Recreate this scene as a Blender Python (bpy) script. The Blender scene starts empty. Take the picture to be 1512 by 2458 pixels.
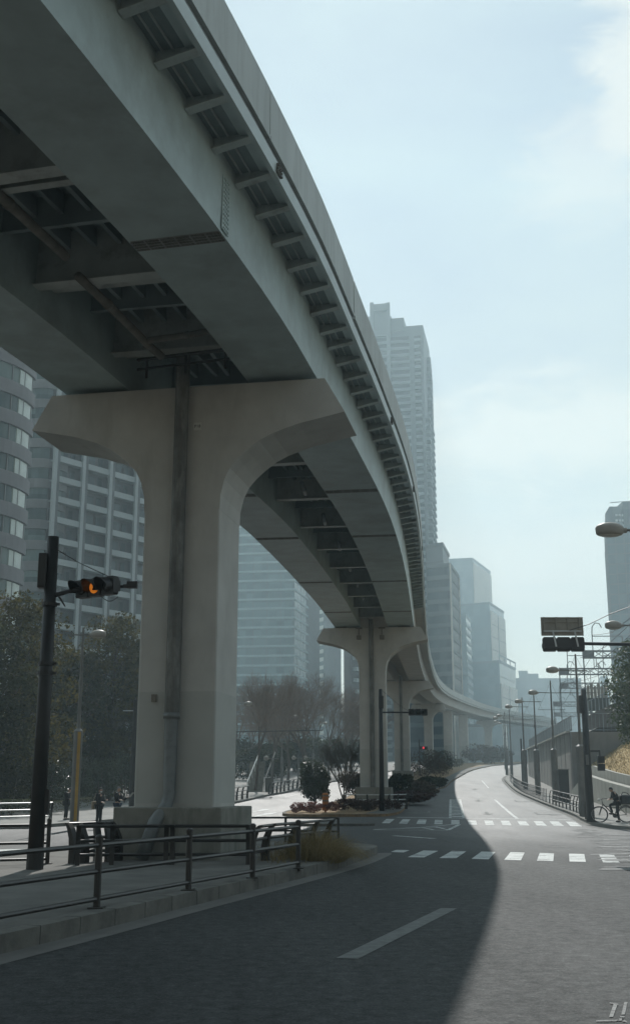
import bpy, bmesh, math, random
from mathutils import Vector, Matrix
R = math.radians
PI = math.pi
sc = bpy.context.scene
COL = sc.collection
rnd = random.Random(7)
HAZE, SUN_EL, SUN_AZ, SUN, SKY, EXPO = .0007, 40.5, -.7, 4.6, .10, 0.0
CLOUD, BACK, WHITE = (6.3, 8.0, 8.5), .33, (8.8, 8.9, 8.3)
ROAD_R, ROAD_S, ROAD_F = .82, .42, .56

# ------------------------------------------------------------------ camera model
F, CX, CY, EYE = 2726.0, 756.0, 1229.0, 1.75
TH = math.atan(668 / 2726)
ct, st = math.cos(TH), math.sin(TH)
GT = [(-200, 0), (55, 0), (70, .2), (90, .75), (108, 1.3), (125, 1.9), (163, 3.4), (200, 5.1), (230, 6.5),
      (300, 8.8), (400, 10.5), (600, 12), (4000, 12)]
def zg(y):
    for (a, za), (b, zb) in zip(GT, GT[1:]):
        if y <= b:
            return za + (zb - za) * max(0, (y - a)) / (b - a)
    return 12.0
def ray(px, py):
    u = CY - py
    return px - CX, F * ct - u * st, F * st + u * ct
def G(px, py, h=0.0):
    """point of the ground (raised by h) seen at a spot of the photograph"""
    a, y, z = ray(px, py)
    Y = 3.0
    while Y < 900 and EYE + z / y * Y > zg(Y) + h:
        Y *= 1.001
    return Vector((a / y * Y, Y, zg(Y) + h))
def AT(px, py, Y):
    a, y, z = ray(px, py)
    return Vector((a / y * Y, Y, EYE + z / y * Y))

# ------------------------------------------------------------------ materials
MATS = {}
def nodes(name):
    m = bpy.data.materials.new(name); m.use_nodes = True
    nt = m.node_tree
    return m, nt, nt.nodes['Principled BSDF']
def ramp(nt, src, stops):
    r = nt.nodes.new('ShaderNodeValToRGB')
    el = r.color_ramp.elements
    while len(el) < len(stops): el.new(.5)
    for e, (p, c) in zip(el, stops):
        e.position = p; e.color = (*c, 1) if len(c) == 3 else c
    nt.links.new(src, r.inputs[0]); return r.outputs[0]
def noise(nt, scale, detail=4, rough=.6, vec=None, stretch=None, geo=False):
    tc = nt.nodes.new('ShaderNodeTexCoord')
    out = tc.outputs['Object']
    if stretch:
        mp = nt.nodes.new('ShaderNodeMapping'); mp.inputs['Scale'].default_value = stretch
        nt.links.new(out, mp.inputs[0]); out = mp.outputs[0]
    n = nt.nodes.new('ShaderNodeTexNoise')
    n.inputs['Scale'].default_value = scale; n.inputs['Detail'].default_value = detail
    n.inputs['Roughness'].default_value = rough
    nt.links.new(out, n.inputs['Vector']); return n.outputs[0]
def mix(nt, fac, a, b, mode='MIX'):
    m = nt.nodes.new('ShaderNodeMix'); m.data_type = 'RGBA'; m.blend_type = mode
    for sock, v in ((0, fac), (6, a), (7, b)):
        if hasattr(v, 'is_linked') or hasattr(v, 'links'): nt.links.new(v, m.inputs[sock])
        else: m.inputs[sock].default_value = v if sock == 0 else (*v, 1)
    return m.outputs[2]
def bump(nt, b, src, strength, dist=.02):
    bp = nt.nodes.new('ShaderNodeBump'); bp.inputs['Strength'].default_value = strength
    bp.inputs['Distance'].default_value = dist
    nt.links.new(src, bp.inputs['Height']); nt.links.new(bp.outputs[0], b.inputs['Normal'])
def M(name, col, rough=.6, var=.25, scale=3., metal=0., spec=.5, bmp=0., stretch=None, stain=None):
    if name in MATS: return MATS[name]
    m, nt, b = nodes(name)
    d = tuple(c * (1 - var) for c in col); l = tuple(min(1, c * (1 + var)) for c in col)
    n = noise(nt, scale, 5, .6, stretch=stretch)
    c = ramp(nt, n, [(.3, d), (.7, l)])
    if stain:
        s = noise(nt, stain[0], 6, .7, stretch=stain[2] if len(stain) > 2 else None)
        c = mix(nt, ramp(nt, s, [(.5, (0, 0, 0)), (.75, (1, 1, 1))]), c, stain[1])
    nt.links.new(c, b.inputs['Base Color'])
    b.inputs['Roughness'].default_value = rough; b.inputs['Metallic'].default_value = metal
    b.inputs['Specular IOR Level'].default_value = spec
    if bmp: bump(nt, b, noise(nt, scale * 12, 4, .6), bmp)
    MATS[name] = m; return m

steel = M('painted_girder_steel', (.455, .54, .53), .5, .13, 1.1, spec=.4, stain=(.45, (.33, .375, .36)))
steel_rib = M('rib_steel', (.48, .53, .52), .55, .12, 1.5, stain=(1.3, (.2, .19, .17)))
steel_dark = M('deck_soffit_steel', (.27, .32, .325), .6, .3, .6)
parapet_m = M('parapet_panel', (.50, .53, .51), .6, .10, .8, stretch=(1, 1, .15), stain=(2.2, (.36, .375, .355), (1, 1, .12)))
edge_m = M('edge_beam_paint', (.58, .65, .65), .5, .08, 1.2)
conc = M('pier_concrete', (.53, .52, .49), .85, .10, .9, bmp=.1, stain=(.7, (.40, .39, .36), (1, 1, .3)))
conc_wet = M('pier_lower_coating', (.465, .465, .435), .8, .08, .8)
ped_m = M('pedestal_concrete', (.24, .235, .205), .9, .2, 1.6, bmp=.2, stain=(1.3, (.12, .12, .10), (1, 1, .3)))
pipe_m = M('grey_pipe', (.14, .14, .13), .6, .3, 2., stain=(3, (.30, .30, .28), (1, 1, .25)))
pipe_l = M('galvanised_pipe', (.19, .205, .205), .45, .25, 4., stain=(4, (.17, .17, .16)))
pipe_rust = M('brown_pipe', (.20, .18, .15), .7, .3, 3.)
bolt_m = M('bolt_plate', (.15, .145, .125), .7, .3, 6.)
brown = M('dark_brown_paint', (.028, .026, .024), .42, .3, 5.)
polem = M('black_pole_paint', (.022, .022, .023), .5, .3, 3.)
lampgrey = M('lamp_pole_grey', (.15, .145, .135), .5, .2, 2.)
lamphead = M('lamp_head', (.34, .31, .27), .45, .15, 4.)
lens_m = M('lamp_glass', (.55, .52, .46), .2, .1, 5.)
kerb_m = M('kerb_stone', (.135, .13, .115), .9, .3, 2., bmp=.3, stain=(1.2, (.055, .055, .05)))
gutter_m = M('gutter_concrete', (.145, .14, .13), .9, .2, 1.2)
walk_m = M('pavement', (.125, .12, .108), .9, .3, .9, bmp=.15, stain=(.8, (.07, .069, .064)))
plaza_m = M('plaza_paving', (.20, .195, .18), .85, .2, .5, bmp=.1)
soil_m = M('soil', (.25, .165, .085), .95, .35, 3., bmp=.4)
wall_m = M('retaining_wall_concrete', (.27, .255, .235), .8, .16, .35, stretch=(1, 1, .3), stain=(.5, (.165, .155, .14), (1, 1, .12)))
wing_m = M('wing_wall_concrete', (.36, .36, .32), .85, .15, .6, stain=(1.1, (.24, .24, .2), (1, 1, .3)))
dry_grass = M('dry_grass_slope', (.42, .30, .13), .95, .45, 2.2, bmp=.6)
white_metal = M('bright_galvanised_rail', (.55, .56, .55), .35, .1, 3.)
gantry_m = M('gantry_steel', (.22, .24, .25), .5, .2, 1.)
sign_back = M('sign_back', (.33, .30, .25), .6, .15, 1.5, stain=(2., (.24, .22, .18)))
yellow = M('yellow_strip', (.46, .27, .05), .6, .15, 3.)
orange_m = M('orange_marker', (.42, .14, .025), .6, .2, 3.)
black_c = M('black_cloth', (.014, .014, .016), .85, .3, 20.)
navy_c = M('navy_denim', (.03, .05, .08), .9, .3, 20.)
grey_c = M('grey_hair', (.13, .125, .12), .8, .3, 30.)
hair_m = M('dark_hair', (.02, .018, .016), .6, .3, 30.)
skin_m = M('skin', (.42, .26, .18), .55, .08, 12.)
mask_m = M('white_mask', (.75, .75, .74), .8, .05, 8.)
beige_c = M('beige_bag', (.35, .27, .18), .8, .2, 10.)
rubber = M('rubber', (.018, .018, .018), .8, .2, 10.)
chrome = M('bike_metal', (.35, .35, .36), .3, .1, 5., metal=.7)
bark = M('bark', (.105, .085, .07), .9, .3, 4.)
twig = M('twig', (.195, .148, .118), .9, .3, 2.)
white_p = M('white_plate', (.62, .62, .58), .6, .05, 5.)
ink = M('ink', (.03, .03, .03), .6, .1, 5.)

def asphalt():
    m, nt, b = nodes('asphalt')
    n1 = noise(nt, 34, 4, .8); n2 = noise(nt, .12, 5, .6); n3 = noise(nt, 7, 7, .85)
    c1 = ramp(nt, n1, [(.28, (.005, .006, .0065)), (.47, (.021, .0235, .024)), (.6, (.043, .0455, .0455)), (.74, (.14, .14, .138))])
    c2 = ramp(nt, n2, [(.35, (.78, .8, .82)), (.65, (1.12, 1.12, 1.1))])
    c = mix(nt, 1.0, c1, c2, 'MULTIPLY')
    c3 = ramp(nt, n3, [(.36, (.42, .43, .44)), (.5, (.95, .95, .95)), (.64, (1.6, 1.6, 1.57))])
    c = mix(nt, 1.0, c, c3, 'MULTIPLY')
    # tar lines and patched strips
    tar = noise(nt, .55, 2, .5, stretch=(1.6, .12, 1))
    c = mix(nt, ramp(nt, tar, [(.485, (0, 0, 0)), (.495, (.35, .35, .35)), (.505, (0, 0, 0))]), c, (.03, .03, .032))
    nt.links.new(c, b.inputs['Base Color'])
    # roughness falls off beyond the junction, set to give the far road its glare
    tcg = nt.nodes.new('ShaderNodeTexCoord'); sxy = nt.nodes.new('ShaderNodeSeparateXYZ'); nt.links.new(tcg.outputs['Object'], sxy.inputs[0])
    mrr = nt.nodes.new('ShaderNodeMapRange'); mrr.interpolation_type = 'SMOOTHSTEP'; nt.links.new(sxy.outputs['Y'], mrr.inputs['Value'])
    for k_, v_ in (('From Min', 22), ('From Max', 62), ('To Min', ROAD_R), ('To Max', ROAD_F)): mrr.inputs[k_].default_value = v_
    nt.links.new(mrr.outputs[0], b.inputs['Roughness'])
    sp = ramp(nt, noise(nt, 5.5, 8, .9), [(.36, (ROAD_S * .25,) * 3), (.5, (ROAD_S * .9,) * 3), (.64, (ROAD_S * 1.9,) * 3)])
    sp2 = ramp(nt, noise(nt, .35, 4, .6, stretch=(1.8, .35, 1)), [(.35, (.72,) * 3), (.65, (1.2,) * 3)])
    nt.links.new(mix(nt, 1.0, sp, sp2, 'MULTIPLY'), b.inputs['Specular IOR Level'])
    bump(nt, b, n3, .35, .01)
    return m
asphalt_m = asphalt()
def paint():
    m, nt, b = nodes('road_paint')
    n = noise(nt, 14, 6, .8); n2 = noise(nt, 1.3, 4, .6)
    a = nt.nodes.new('ShaderNodeMath'); a.operation = 'MULTIPLY'
    nt.links.new(n, a.inputs[0]); nt.links.new(n2, a.inputs[1])
    c = ramp(nt, a.outputs[0], [(.165, (.13, .13, .13)), (.24, (.40, .43, .42)), (.35, (.54, .55, .53))])
    nt.links.new(c, b.inputs['Base Color']); b.inputs['Roughness'].default_value = .65
    return m
paint_m = paint()
def worn_paint():
    m, nt, b = nodes('worn_road_paint')
    n = noise(nt, 12, 6, .85)
    c = ramp(nt, n, [(.42, (.04, .041, .042)), (.56, (.17, .175, .17))])
    nt.links.new(c, b.inputs['Base Color']); b.inputs['Roughness'].default_value = .7
    return m
worn_m = worn_paint()
faded_m = M('faded_paint', (.13, .135, .13), .8, .3, 7.)
def leafmat(name, col, col2, gloss=.45, trans=.35):
    m, nt, b = nodes(name)
    n = noise(nt, .75, 4, .65); n2 = noise(nt, 9, 2, .5)
    c = ramp(nt, n, [(.4, col), (.6, col2)])
    c = mix(nt, ramp(nt, n2, [(.3, (.25, .25, .25)), (.7, (0, 0, 0))]), c, tuple(x * .45 for x in col))
    nt.links.new(c, b.inputs['Base Color']); b.inputs['Roughness'].default_value = gloss
    b.inputs['Specular IOR Level'].default_value = .3 if gloss < .4 else .12
    t = nt.nodes.new('ShaderNodeBsdfTranslucent'); nt.links.new(c, t.inputs[0])
    ms = nt.nodes.new('ShaderNodeMixShader'); ms.inputs[0].default_value = trans
    nt.links.new(b.outputs[0], ms.inputs[1]); nt.links.new(t.outputs[0], ms.inputs[2])
    nt.links.new(ms.outputs[0], nt.nodes['Material Output'].inputs[0])
    return m
leaf_dark = leafmat('evergreen_leaf', (.016, .019, .006), (.052, .054, .014), .7, .45)
leaf_olive = leafmat('olive_leaf', (.027, .026, .007), (.12, .098, .022), .75, .5)
leaf_gloss = leafmat('glossy_leaf', (.03, .043, .02), (.065, .078, .036), .3, .2)
leaf_hedge = leafmat('hedge_leaf', (.05, .062, .022), (.10, .10, .04), .6)
leaf_red = leafmat('red_leaf', (.17, .07, .062), (.27, .125, .105), .6)
leaf_maroon = leafmat('maroon_leaf', (.055, .03, .028), (.10, .055, .045), .6)
leaf_brown = leafmat('brown_shrub', (.075, .055, .04), (.13, .095, .065), .8)
leaf_straw = leafmat('straw_blade', (.21, .165, .08), (.35, .275, .145), .7)
leaf_tree = leafmat('embankment_leaf', (.035, .06, .02), (.085, .105, .035), .5)

def glass(name, dark, light, cell=(1.6, 1.6, 3.2), rough=.12, spec=.5, thr=.6):
    m, nt, b = nodes(name)
    tc = nt.nodes.new('ShaderNodeTexCoord')
    mp = nt.nodes.new('ShaderNodeMapping'); mp.inputs['Scale'].default_value = tuple(1 / c for c in cell)
    nt.links.new(tc.outputs['Object'], mp.inputs[0])
    fl = nt.nodes.new('ShaderNodeVectorMath'); fl.operation = 'FLOOR'
    nt.links.new(mp.outputs[0], fl.inputs[0])
    w = nt.nodes.new('ShaderNodeTexWhiteNoise'); nt.links.new(fl.outputs[0], w.inputs['Vector'])
    c = ramp(nt, w.outputs[0], [(0, dark), (thr, tuple((a + b_) / 2 for a, b_ in zip(dark, light))), (1, light)])
    nt.links.new(c, b.inputs['Base Color']); b.inputs['Roughness'].default_value = rough
    b.inputs['Specular IOR Level'].default_value = spec
    return m

# ------------------------------------------------------------------ mesh builder
ROOT = {}
class MB:
    def __init__(s): s.v = []; s.f = []
    def add(s, vs, fs):
        k = len(s.v); s.v += [tuple(v) for v in vs]; s.f += [tuple(i + k for i in f) for f in fs]; return s
    def box(s, c, d, rz=0, mat=None):
        x, y, z = (e / 2 for e in d)
        vs = [Vector((a * x, b * y, e * z)) for a in (-1, 1) for b in (-1, 1) for e in (-1, 1)]
        m = mat or Matrix.Rotation(rz, 3, 'Z')
        vs = [m @ v + Vector(c) for v in vs]
        return s.add(vs, [(0, 1, 3, 2), (4, 6, 7, 5), (0, 4, 5, 1), (2, 3, 7, 6), (0, 2, 6, 4), (1, 5, 7, 3)])
    def bar(s, a, b, w, h=None, up=(0, 0, 1)):
        a, b = Vector(a), Vector(b); h = h or w
        d = (b - a).normalized(); u = Vector(up)
        if abs(d.dot(u)) > .98: u = Vector((0, 1, 0))
        r = d.cross(u).normalized(); u = r.cross(d)
        vs = [p + r * i * w / 2 + u * j * h / 2 for p in (a, b) for i, j in ((-1, -1), (1, -1), (1, 1), (-1, 1))]
        return s.add(vs, [(0, 3, 2, 1), (4, 5, 6, 7)] + [(i, (i + 1) % 4, 4 + (i + 1) % 4, 4 + i) for i in range(4)])
    def tube(s, pts, r, n=8, cap=True):
        pts = [Vector(p) for p in pts]
        rs = r if isinstance(r, (list, tuple)) else [r] * len(pts)
        vs = []; prev = None
        for i, p in enumerate(pts):
            d = (pts[min(i + 1, len(pts) - 1)] - pts[max(i - 1, 0)])
            d = d.normalized() if d.length > 1e-9 else Vector((0, 0, 1))
            if prev is None:
                a = Vector((1, 0, 0)) if abs(d.x) < .8 else Vector((0, 1, 0))
            else: a = prev
            a = (a - d * a.dot(d)).normalized(); prev = a; b = d.cross(a)
            vs += [p + (a * math.cos(2 * PI * k / n) + b * math.sin(2 * PI * k / n)) * rs[i] for k in range(n)]
        fs = []
        for i in range(len(pts) - 1):
            for k in range(n):
                k2 = (k + 1) % n
                fs.append((i * n + k, i * n + k2, (i + 1) * n + k2, (i + 1) * n + k))
        if cap:
            fs.append(tuple(range(n))[::-1]); fs.append(tuple((len(pts) - 1) * n + k for k in range(n)))
        return s.add(vs, fs)
    def lathe(s, prof, n=16, c=(0, 0, 0), mat=None):
        vs = []; m = mat or Matrix.Identity(3)
        for r, z in prof:
            vs += [m @ Vector((r * math.cos(2 * PI * k / n), r * math.sin(2 * PI * k / n), z)) + Vector(c) for k in range(n)]
        fs = [(i * n + k, i * n + (k + 1) % n, (i + 1) * n + (k + 1) % n, (i + 1) * n + k) for i in range(len(prof) - 1) for k in range(n)]
        fs += [tuple(range(n))[::-1], tuple((len(prof) - 1) * n + k for k in range(n))]
        return s.add(vs, fs)
    def prism(s, poly, z0, z1):
        n = len(poly)
        vs = [(p[0], p[1], z0) for p in poly] + [(p[0], p[1], z1) for p in poly]
        return s.add(vs, [tuple(range(n))[::-1], tuple(range(n, 2 * n))] + [(i, (i + 1) % n, n + (i + 1) % n, n + i) for i in range(n)])
    def extrude(s, poly3, vec):
        n = len(poly3); vec = Vector(vec)
        vs = [Vector(p) for p in poly3] + [Vector(p) + vec for p in poly3]
        return s.add(vs, [tuple(range(n))[::-1], tuple(range(n, 2 * n))] + [(i, (i + 1) % n, n + (i + 1) % n, n + i) for i in range(n)])
    def ellipsoid(s, c, r, n=10, mr=6, mat=None):
        prof = [(math.sin(PI * i / mr), -math.cos(PI * i / mr)) for i in range(mr + 1)]
        prof[0] = (.02, -1); prof[-1] = (.02, 1)
        m0 = Matrix.Diagonal(Vector(r)); m0 = (mat @ m0) if mat else m0
        return s.lathe(prof, n, c, m0)
    def build(s, name, mat, parent=None, world=False, smooth=False, bevel=0):
        off = Vector((0, 0, 0))
        if world and parent is not None: off = ROOT.get(parent.name, off)
        me = bpy.data.meshes.new(name)
        me.from_pydata([(v[0] - off.x, v[1] - off.y, v[2] - off.z) for v in s.v], [], s.f)
        bm = bmesh.new(); bm.from_mesh(me); bmesh.ops.recalc_face_normals(bm, faces=bm.faces[:]); bm.to_mesh(me); bm.free()
        me.materials.append(mat)
        if smooth:
            for p in me.polygons: p.use_smooth = True
        o = bpy.data.objects.new(name, me); COL.objects.link(o)
        if parent is not None:
            o.parent = parent; ROOT[o.name] = off if world else ROOT.get(parent.name, off)
        if bevel:
            bv = o.modifiers.new('bevel', 'BEVEL'); bv.width = bevel; bv.segments = 2; bv.limit_method = 'ANGLE'
        return o
def tag(o, label=None, cat=None, group=None, kind=None):
    for k, v in (('label', label), ('category', cat), ('group', group), ('kind', kind)):
        if v: o[k] = v
    return o
def thing(name, label, cat, loc=(0, 0, 0), rz=0, group=None):
    o = bpy.data.objects.new(name, None); COL.objects.link(o)
    o.empty_display_size = .3
    o.location = loc; o.rotation_euler = (0, 0, rz); ROOT[o.name] = Vector(loc)
    return tag(o, label, cat, group)
KIDS = {}
def dup(root, loc, rz=0, label=None, group=None, scale=None):
    def cp(o, par):
        c = o.copy(); COL.objects.link(c)
        if par is not None: c.parent = par
        for ch in [x for x in COL.objects if x.parent == o]: cp(ch, c)
        return c
    r = cp(root, None)
    r.location = loc; r.rotation_euler = (0, 0, rz)
    if scale: r.scale = scale if hasattr(scale, '__len__') else (scale,) * 3
    if label: r['label'] = label
    if group: r['group'] = group
    return r

# ------------------------------------------------------------------ ground
def sheet(name, poly, h, mat, kind='structure', label=None, kerb=0.0, step=4.0, parent=None):
    """a flat outline laid over the rising ground; kerb = depth of its upright edge"""
    bm = bmesh.new()
    vs = [bm.verts.new((p[0], p[1], 0)) for p in poly]
    bm.faces.new(vs)
    ys = [p[1] for p in poly]
    y = max(min(ys), 48.0)
    cuts = [a for a, _ in GT]
    while y < min(max(ys), 420):
        y += step * (1 if y < 260 else 6); cuts.append(y)
    for yy in cuts:
        if min(ys) < yy < max(ys):
            bmesh.ops.bisect_plane(bm, geom=bm.verts[:] + bm.edges[:] + bm.faces[:], plane_co=(0, yy, 0), plane_no=(0, 1, 0))
    bmesh.ops.triangulate(bm, faces=bm.faces[:])
    for v in bm.verts: v.co.z = zg(v.co.y) + h
    bmesh.ops.recalc_face_normals(bm, faces=bm.faces[:])
    if sum(f.normal.z for f in bm.faces) < 0: bmesh.ops.reverse_faces(bm, faces=bm.faces[:])
    if kerb:
        ed = [e for e in bm.edges if e.is_boundary]
        r = bmesh.ops.extrude_edge_only(bm, edges=ed)
        for v in r['geom']:
            if isinstance(v, bmesh.types.BMVert): v.co.z -= kerb
        bmesh.ops.recalc_face_normals(bm, faces=bm.faces[:])
    me = bpy.data.meshes.new(name); bm.to_mesh(me); bm.free(); me.materials.append(mat)
    o = bpy.data.objects.new(name, me); COL.objects.link(o)
    if parent is None: tag(o, label, None, None, kind)
    else: o.parent = parent
    return o
def smooth_line(pts, n=6):
    out = []
    P = [Vector((p[0], p[1], 0)) for p in pts]
    P = [P[0] * 2 - P[1]] + P + [P[-1] * 2 - P[-2]]
    for i in range(1, len(P) - 2):
        for k in range(n):
            t = k / n; a, b, c, d = P[i - 1:i + 3]
            q = .5 * ((2 * b) + (c - a) * t + (2 * a - 5 * b + 4 * c - d) * t * t + (3 * b - a - 3 * c + d) * t ** 3)
            out.append((q.x, q.y))
    out.append((P[-2].x, P[-2].y)); return out
def ribbon(mb, line, o0, o1, h0, h1, floor=None):
    """strip between two side offsets of a line (positive = right of travel); with floor: a solid of that depth"""
    n = len(line); L = []
    for i, p in enumerate(line):
        a = line[max(i - 1, 0)]; b = line[min(i + 1, n - 1)]
        d = Vector((b[0] - a[0], b[1] - a[1])).normalized(); nn = Vector((d.y, -d.x))
        q0 = Vector(p[:2]) + nn * o0; q1 = Vector(p[:2]) + nn * o1
        L.append((q0, q1))
    vs = []; fs = []
    for q0, q1 in L:
        vs += [(q0.x, q0.y, zg(q0.y) + h0), (q1.x, q1.y, zg(q1.y) + h1)]
        if floor is not None: vs += [(q1.x, q1.y, zg(q1.y) + floor), (q0.x, q0.y, zg(q0.y) + floor)]
    k = 4 if floor is not None else 2
    for i in range(n - 1):
        a = i * k; b = a + k
        if k == 2: fs.append((a, a + 1, b + 1, b))
        else:
            for j in range(4): fs.append((a + j, a + (j + 1) % 4, b + (j + 1) % 4, b + j))
    if k == 4: fs += [(0, 1, 2, 3), tuple((n - 1) * 4 + j for j in (3, 2, 1, 0))]
    mb.add(vs, fs); return mb

# base ground reaching the horizon
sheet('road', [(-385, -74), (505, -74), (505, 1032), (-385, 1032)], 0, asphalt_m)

isl_front = smooth_line([(-9.2, -6), (-3.5, 13.1), (-2.05, 18.2), (-.1, 25), (.95, 29.2), (1.6, 32.6)])
isl_back = smooth_line([(1.6, 32.6), (1.75, 33.8), (1.45, 35), (.5, 36.2), (-2, 36.6), (-5, 33.8), (-6.9, 31), (-8.2, 28), (-12, 23), (-30, 13)])
ISL = .21
sheet('traffic_island', isl_front + isl_back[1:] + [(-30, -6)], ISL, walk_m, kerb=.4)
mb = MB(); ribbon(mb, isl_front + isl_back[1:], -.2, .02, ISL + .006, ISL + .002, 0)
jm = MB()
for i_ in range(70):
    y_ = -4 + i_ * .95; k_ = max(j for j in range(len(isl_front)) if isl_front[j][1] <= max(y_, isl_front[0][1])); k_ = min(k_, len(isl_front) - 2)
    a_, b_ = Vector(isl_front[k_]), Vector(isl_front[k_ + 1]); u_ = (y_ - a_.y) / max(1e-6, b_.y - a_.y)
    if not 0 <= u_ <= 1: continue
    q_ = a_.lerp(b_, u_); d_ = (b_ - a_).normalized(); n_ = Vector((d_.y, -d_.x))
    jm.box((q_.x - n_.x * .088, q_.y - n_.y * .088, ISL / 2 + .004), (.012, .224, ISL + .006), math.atan2(d_.y, d_.x))
tag(jm.build('kerb_joint', M('kerb_joint', (.07, .07, .065), .9, .2, 4.)), kind='structure')
mb2 = MB(); ribbon(mb2, isl_front + isl_back[1:8], .0, .42, .006, .004)
plaza_edge = smooth_line([(-60, 44), (-30, 50), (-14.6, 54.5), (-12.6, 57), (-10, 66), (-8, 78), (-6, 91), (-4, 107), (-2.7, 114), (.2, 135), (4.1, 155), (12, 190), (22, 240), (36, 300)])
sheet('plaza_pavement', plaza_edge + [(-150, 300), (-150, 40)], .15, plaza_m, kerb=.3)
ribbon(mb, plaza_edge, -.18, .02, .156, .156)
i2r = smooth_line([(4.4, 70.9), (5.3, 74), (6.1, 80), (7.4, 92), (9.4, 107), (10.7, 113), (14.6, 130.4), (18, 152), (25.2, 190.6), (31.1, 214.5), (39.5, 241), (58, 290)])
i2l = smooth_line([(58, 292), (44, 284), (28, 242), (16.5, 190), (10, 155), (6.6, 135), (4.2, 115), (2.6, 100), (1.0, 88), (-.9, 80), (-1.9, 74), (-1.9, 71.4), (-1.2, 70.4), (1, 70.2), (3.4, 70.4), (4.4, 70.9)])
sheet('planted_island', i2r + i2l[1:-1], .15, soil_m, kerb=.3)
ribbon(mb, i2r, -.18, .02, .156, .156)
ribbon(mb, i2l, -.18, .02, .156, .156)
mb2b = ribbon(MB(), i2r, -1.5, -.19, .162, .162).build('island_path', walk_m); tag(mb2b, kind='structure')
kr = smooth_line([(75, 330), (58, 290), (45, 250), (36, 214), (30, 180), (26.1, 161), (23.4, 143), (19.6, 113), (16.7, 83), (15.6, 71), (14.5, 64), (13.8, 58), (14.0, 54.5), (15.5, 52.5), (20, 51.3), (60, 50)])
sheet('sidewalk', kr + [(90, 50), (90, 330)], .15, plaza_m, kerb=.3)
ribbon(mb, kr, -.18, .02, .156, .156)
ribbon(mb2, kr[:-12], .0, .35, .006, .004)
near_r = [(10.0, -10), (9.9, 20), (10.3, 29), (11.5, 33), (14, 35.5), (20, 37), (60, 38)]
near_r = smooth_line(near_r)
sheet('corner_pavement', near_r + [(60, -10)], .15, walk_m, kerb=.3)
ribbon(mb, near_r, -.02, .18, .156, .156)
tag(mb.build('kerb', kerb_m), kind='structure')
tag(mb2.build('gutter', gutter_m), kind='structure')

# ------------------------------------------------------------------ road markings
def mark_quads(name, quads, mat, h=.006):
    b = MB()
    for q in quads:
        P = [G(*p) for p in q]
        # subdivide lengthwise so the paint follows the rising road
        n = 4; vs = []; fs = []
        for i in range(n + 1):
            t = i / n
            l = P[0].lerp(P[3], t); r = P[1].lerp(P[2], t)
            vs += [(l.x, l.y, zg(l.y) + h), (r.x, r.y, zg(r.y) + h)]
        fs = [(2 * i, 2 * i + 1, 2 * i + 3, 2 * i + 2) for i in range(n)]
        b.add(vs, fs)
    return tag(b.build(name, mat), kind='structure')
def c3(x, y): return (721.5 + x * .5228, 1884 + y * .5228)
near_x = [((412, 309), (472, 311), (500, 301), (440, 299)), ((490, 333), (566, 334), (631, 304), (563, 302)),
          ((636, 337), (713, 338), (760, 306), (694, 304)), ((783, 341), (862, 343), (893, 309), (829, 307)),
          ((933, 345), (1010, 347), (1027, 312), (962, 310)), ((1083, 349), (1158, 351), (1162, 316), (1096, 313)),
          ((1233, 353), (1308, 355), (1300, 319), (1230, 316)), ((1387, 357), (1463, 359), (1437, 323), (1368, 320)),
          ((1541, 361), (1618, 363), (1574, 327), (1506, 324))]
mark_quads('zebra_crossing', [[c3(*p) for p in q] for q in near_x], paint_m)
far_x = [((372, 176), (407, 177), (430, 158), (393, 157)), ((450, 178), (488, 179), (503, 159), (468, 158)),
         ((530, 179), (572, 180), (577, 160), (541, 159)), ((612, 181), (650, 181), (651, 162), (616, 161)),
         ((690, 181), (728, 181), (728, 163), (691, 162)), ((772, 183), (809, 184), (804, 164), (766, 163)),
         ((848, 184), (888, 185), (880, 165), (841, 164)), ((925, 185), (967, 187), (955, 166), (917, 165)),
         ((1005, 186), (1050, 188), (1031, 167), (992, 166)), ((1083, 187), (1130, 189), (1108, 168), (1067, 167)),
         ((1160, 188), (1208, 190), (1182, 169), (1140, 168)), ((1237, 190), (1291, 192), (1260, 171), (1215, 169))]
mark_quads('zebra_crossing', [[c3(*p) for p in q] for q in far_x], paint_m)
def stroke(p, q, w):
    """a painted line between two spots on the road, w metres wide, as a photo-space quad"""
    return p, q, w
def mark_lines(name, segs, mat, h=.006):
    b = MB()
    for p, q, w in segs:
        a, c = G(*p), G(*q)
        d = (c - a); d.z = 0; L = d.length; d.normalize(); nn = Vector((d.y, -d.x, 0)) * w / 2
        n = max(1, int(L / 4)); vs = []
        for i in range(n + 1):
            m = a.lerp(c, i / n)
            for sg in (-1, 1):
                v = m + nn * sg; vs.append((v.x, v.y, zg(v.y) + h))
        b.add(vs, [(2 * i, 2 * i + 1, 2 * i + 3, 2 * i + 2) for i in range(n)])
    return tag(b.build(name, mat), kind='structure')
mark_lines('stop_line', [(c3(440, 149), c3(1235, 160.5), .5)], paint_m)
hatch = [(c3(686, 152), c3(687, 67), .16), (c3(748, 152), c3(731, 67), .16)]
mark_lines('hatched_median', hatch, paint_m)
A0, A1, B0, B1 = G(*c3(686, 150)), G(*c3(687, 67)), G(*c3(748, 150)), G(*c3(731, 67))
b = MB()
for i in range(14):
    t = (i + .3) / 14
    l = A0.lerp(A1, t); r = B0.lerp(B1, t); dv = (A1 - A0) / 14 * .5
    b.add([(p.x, p.y, zg(p.y) + .009) for p in (l, r, r + dv, l + dv)], [(0, 1, 2, 3)])
tag(b.build('hatched_median', paint_m), kind='structure')
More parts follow.
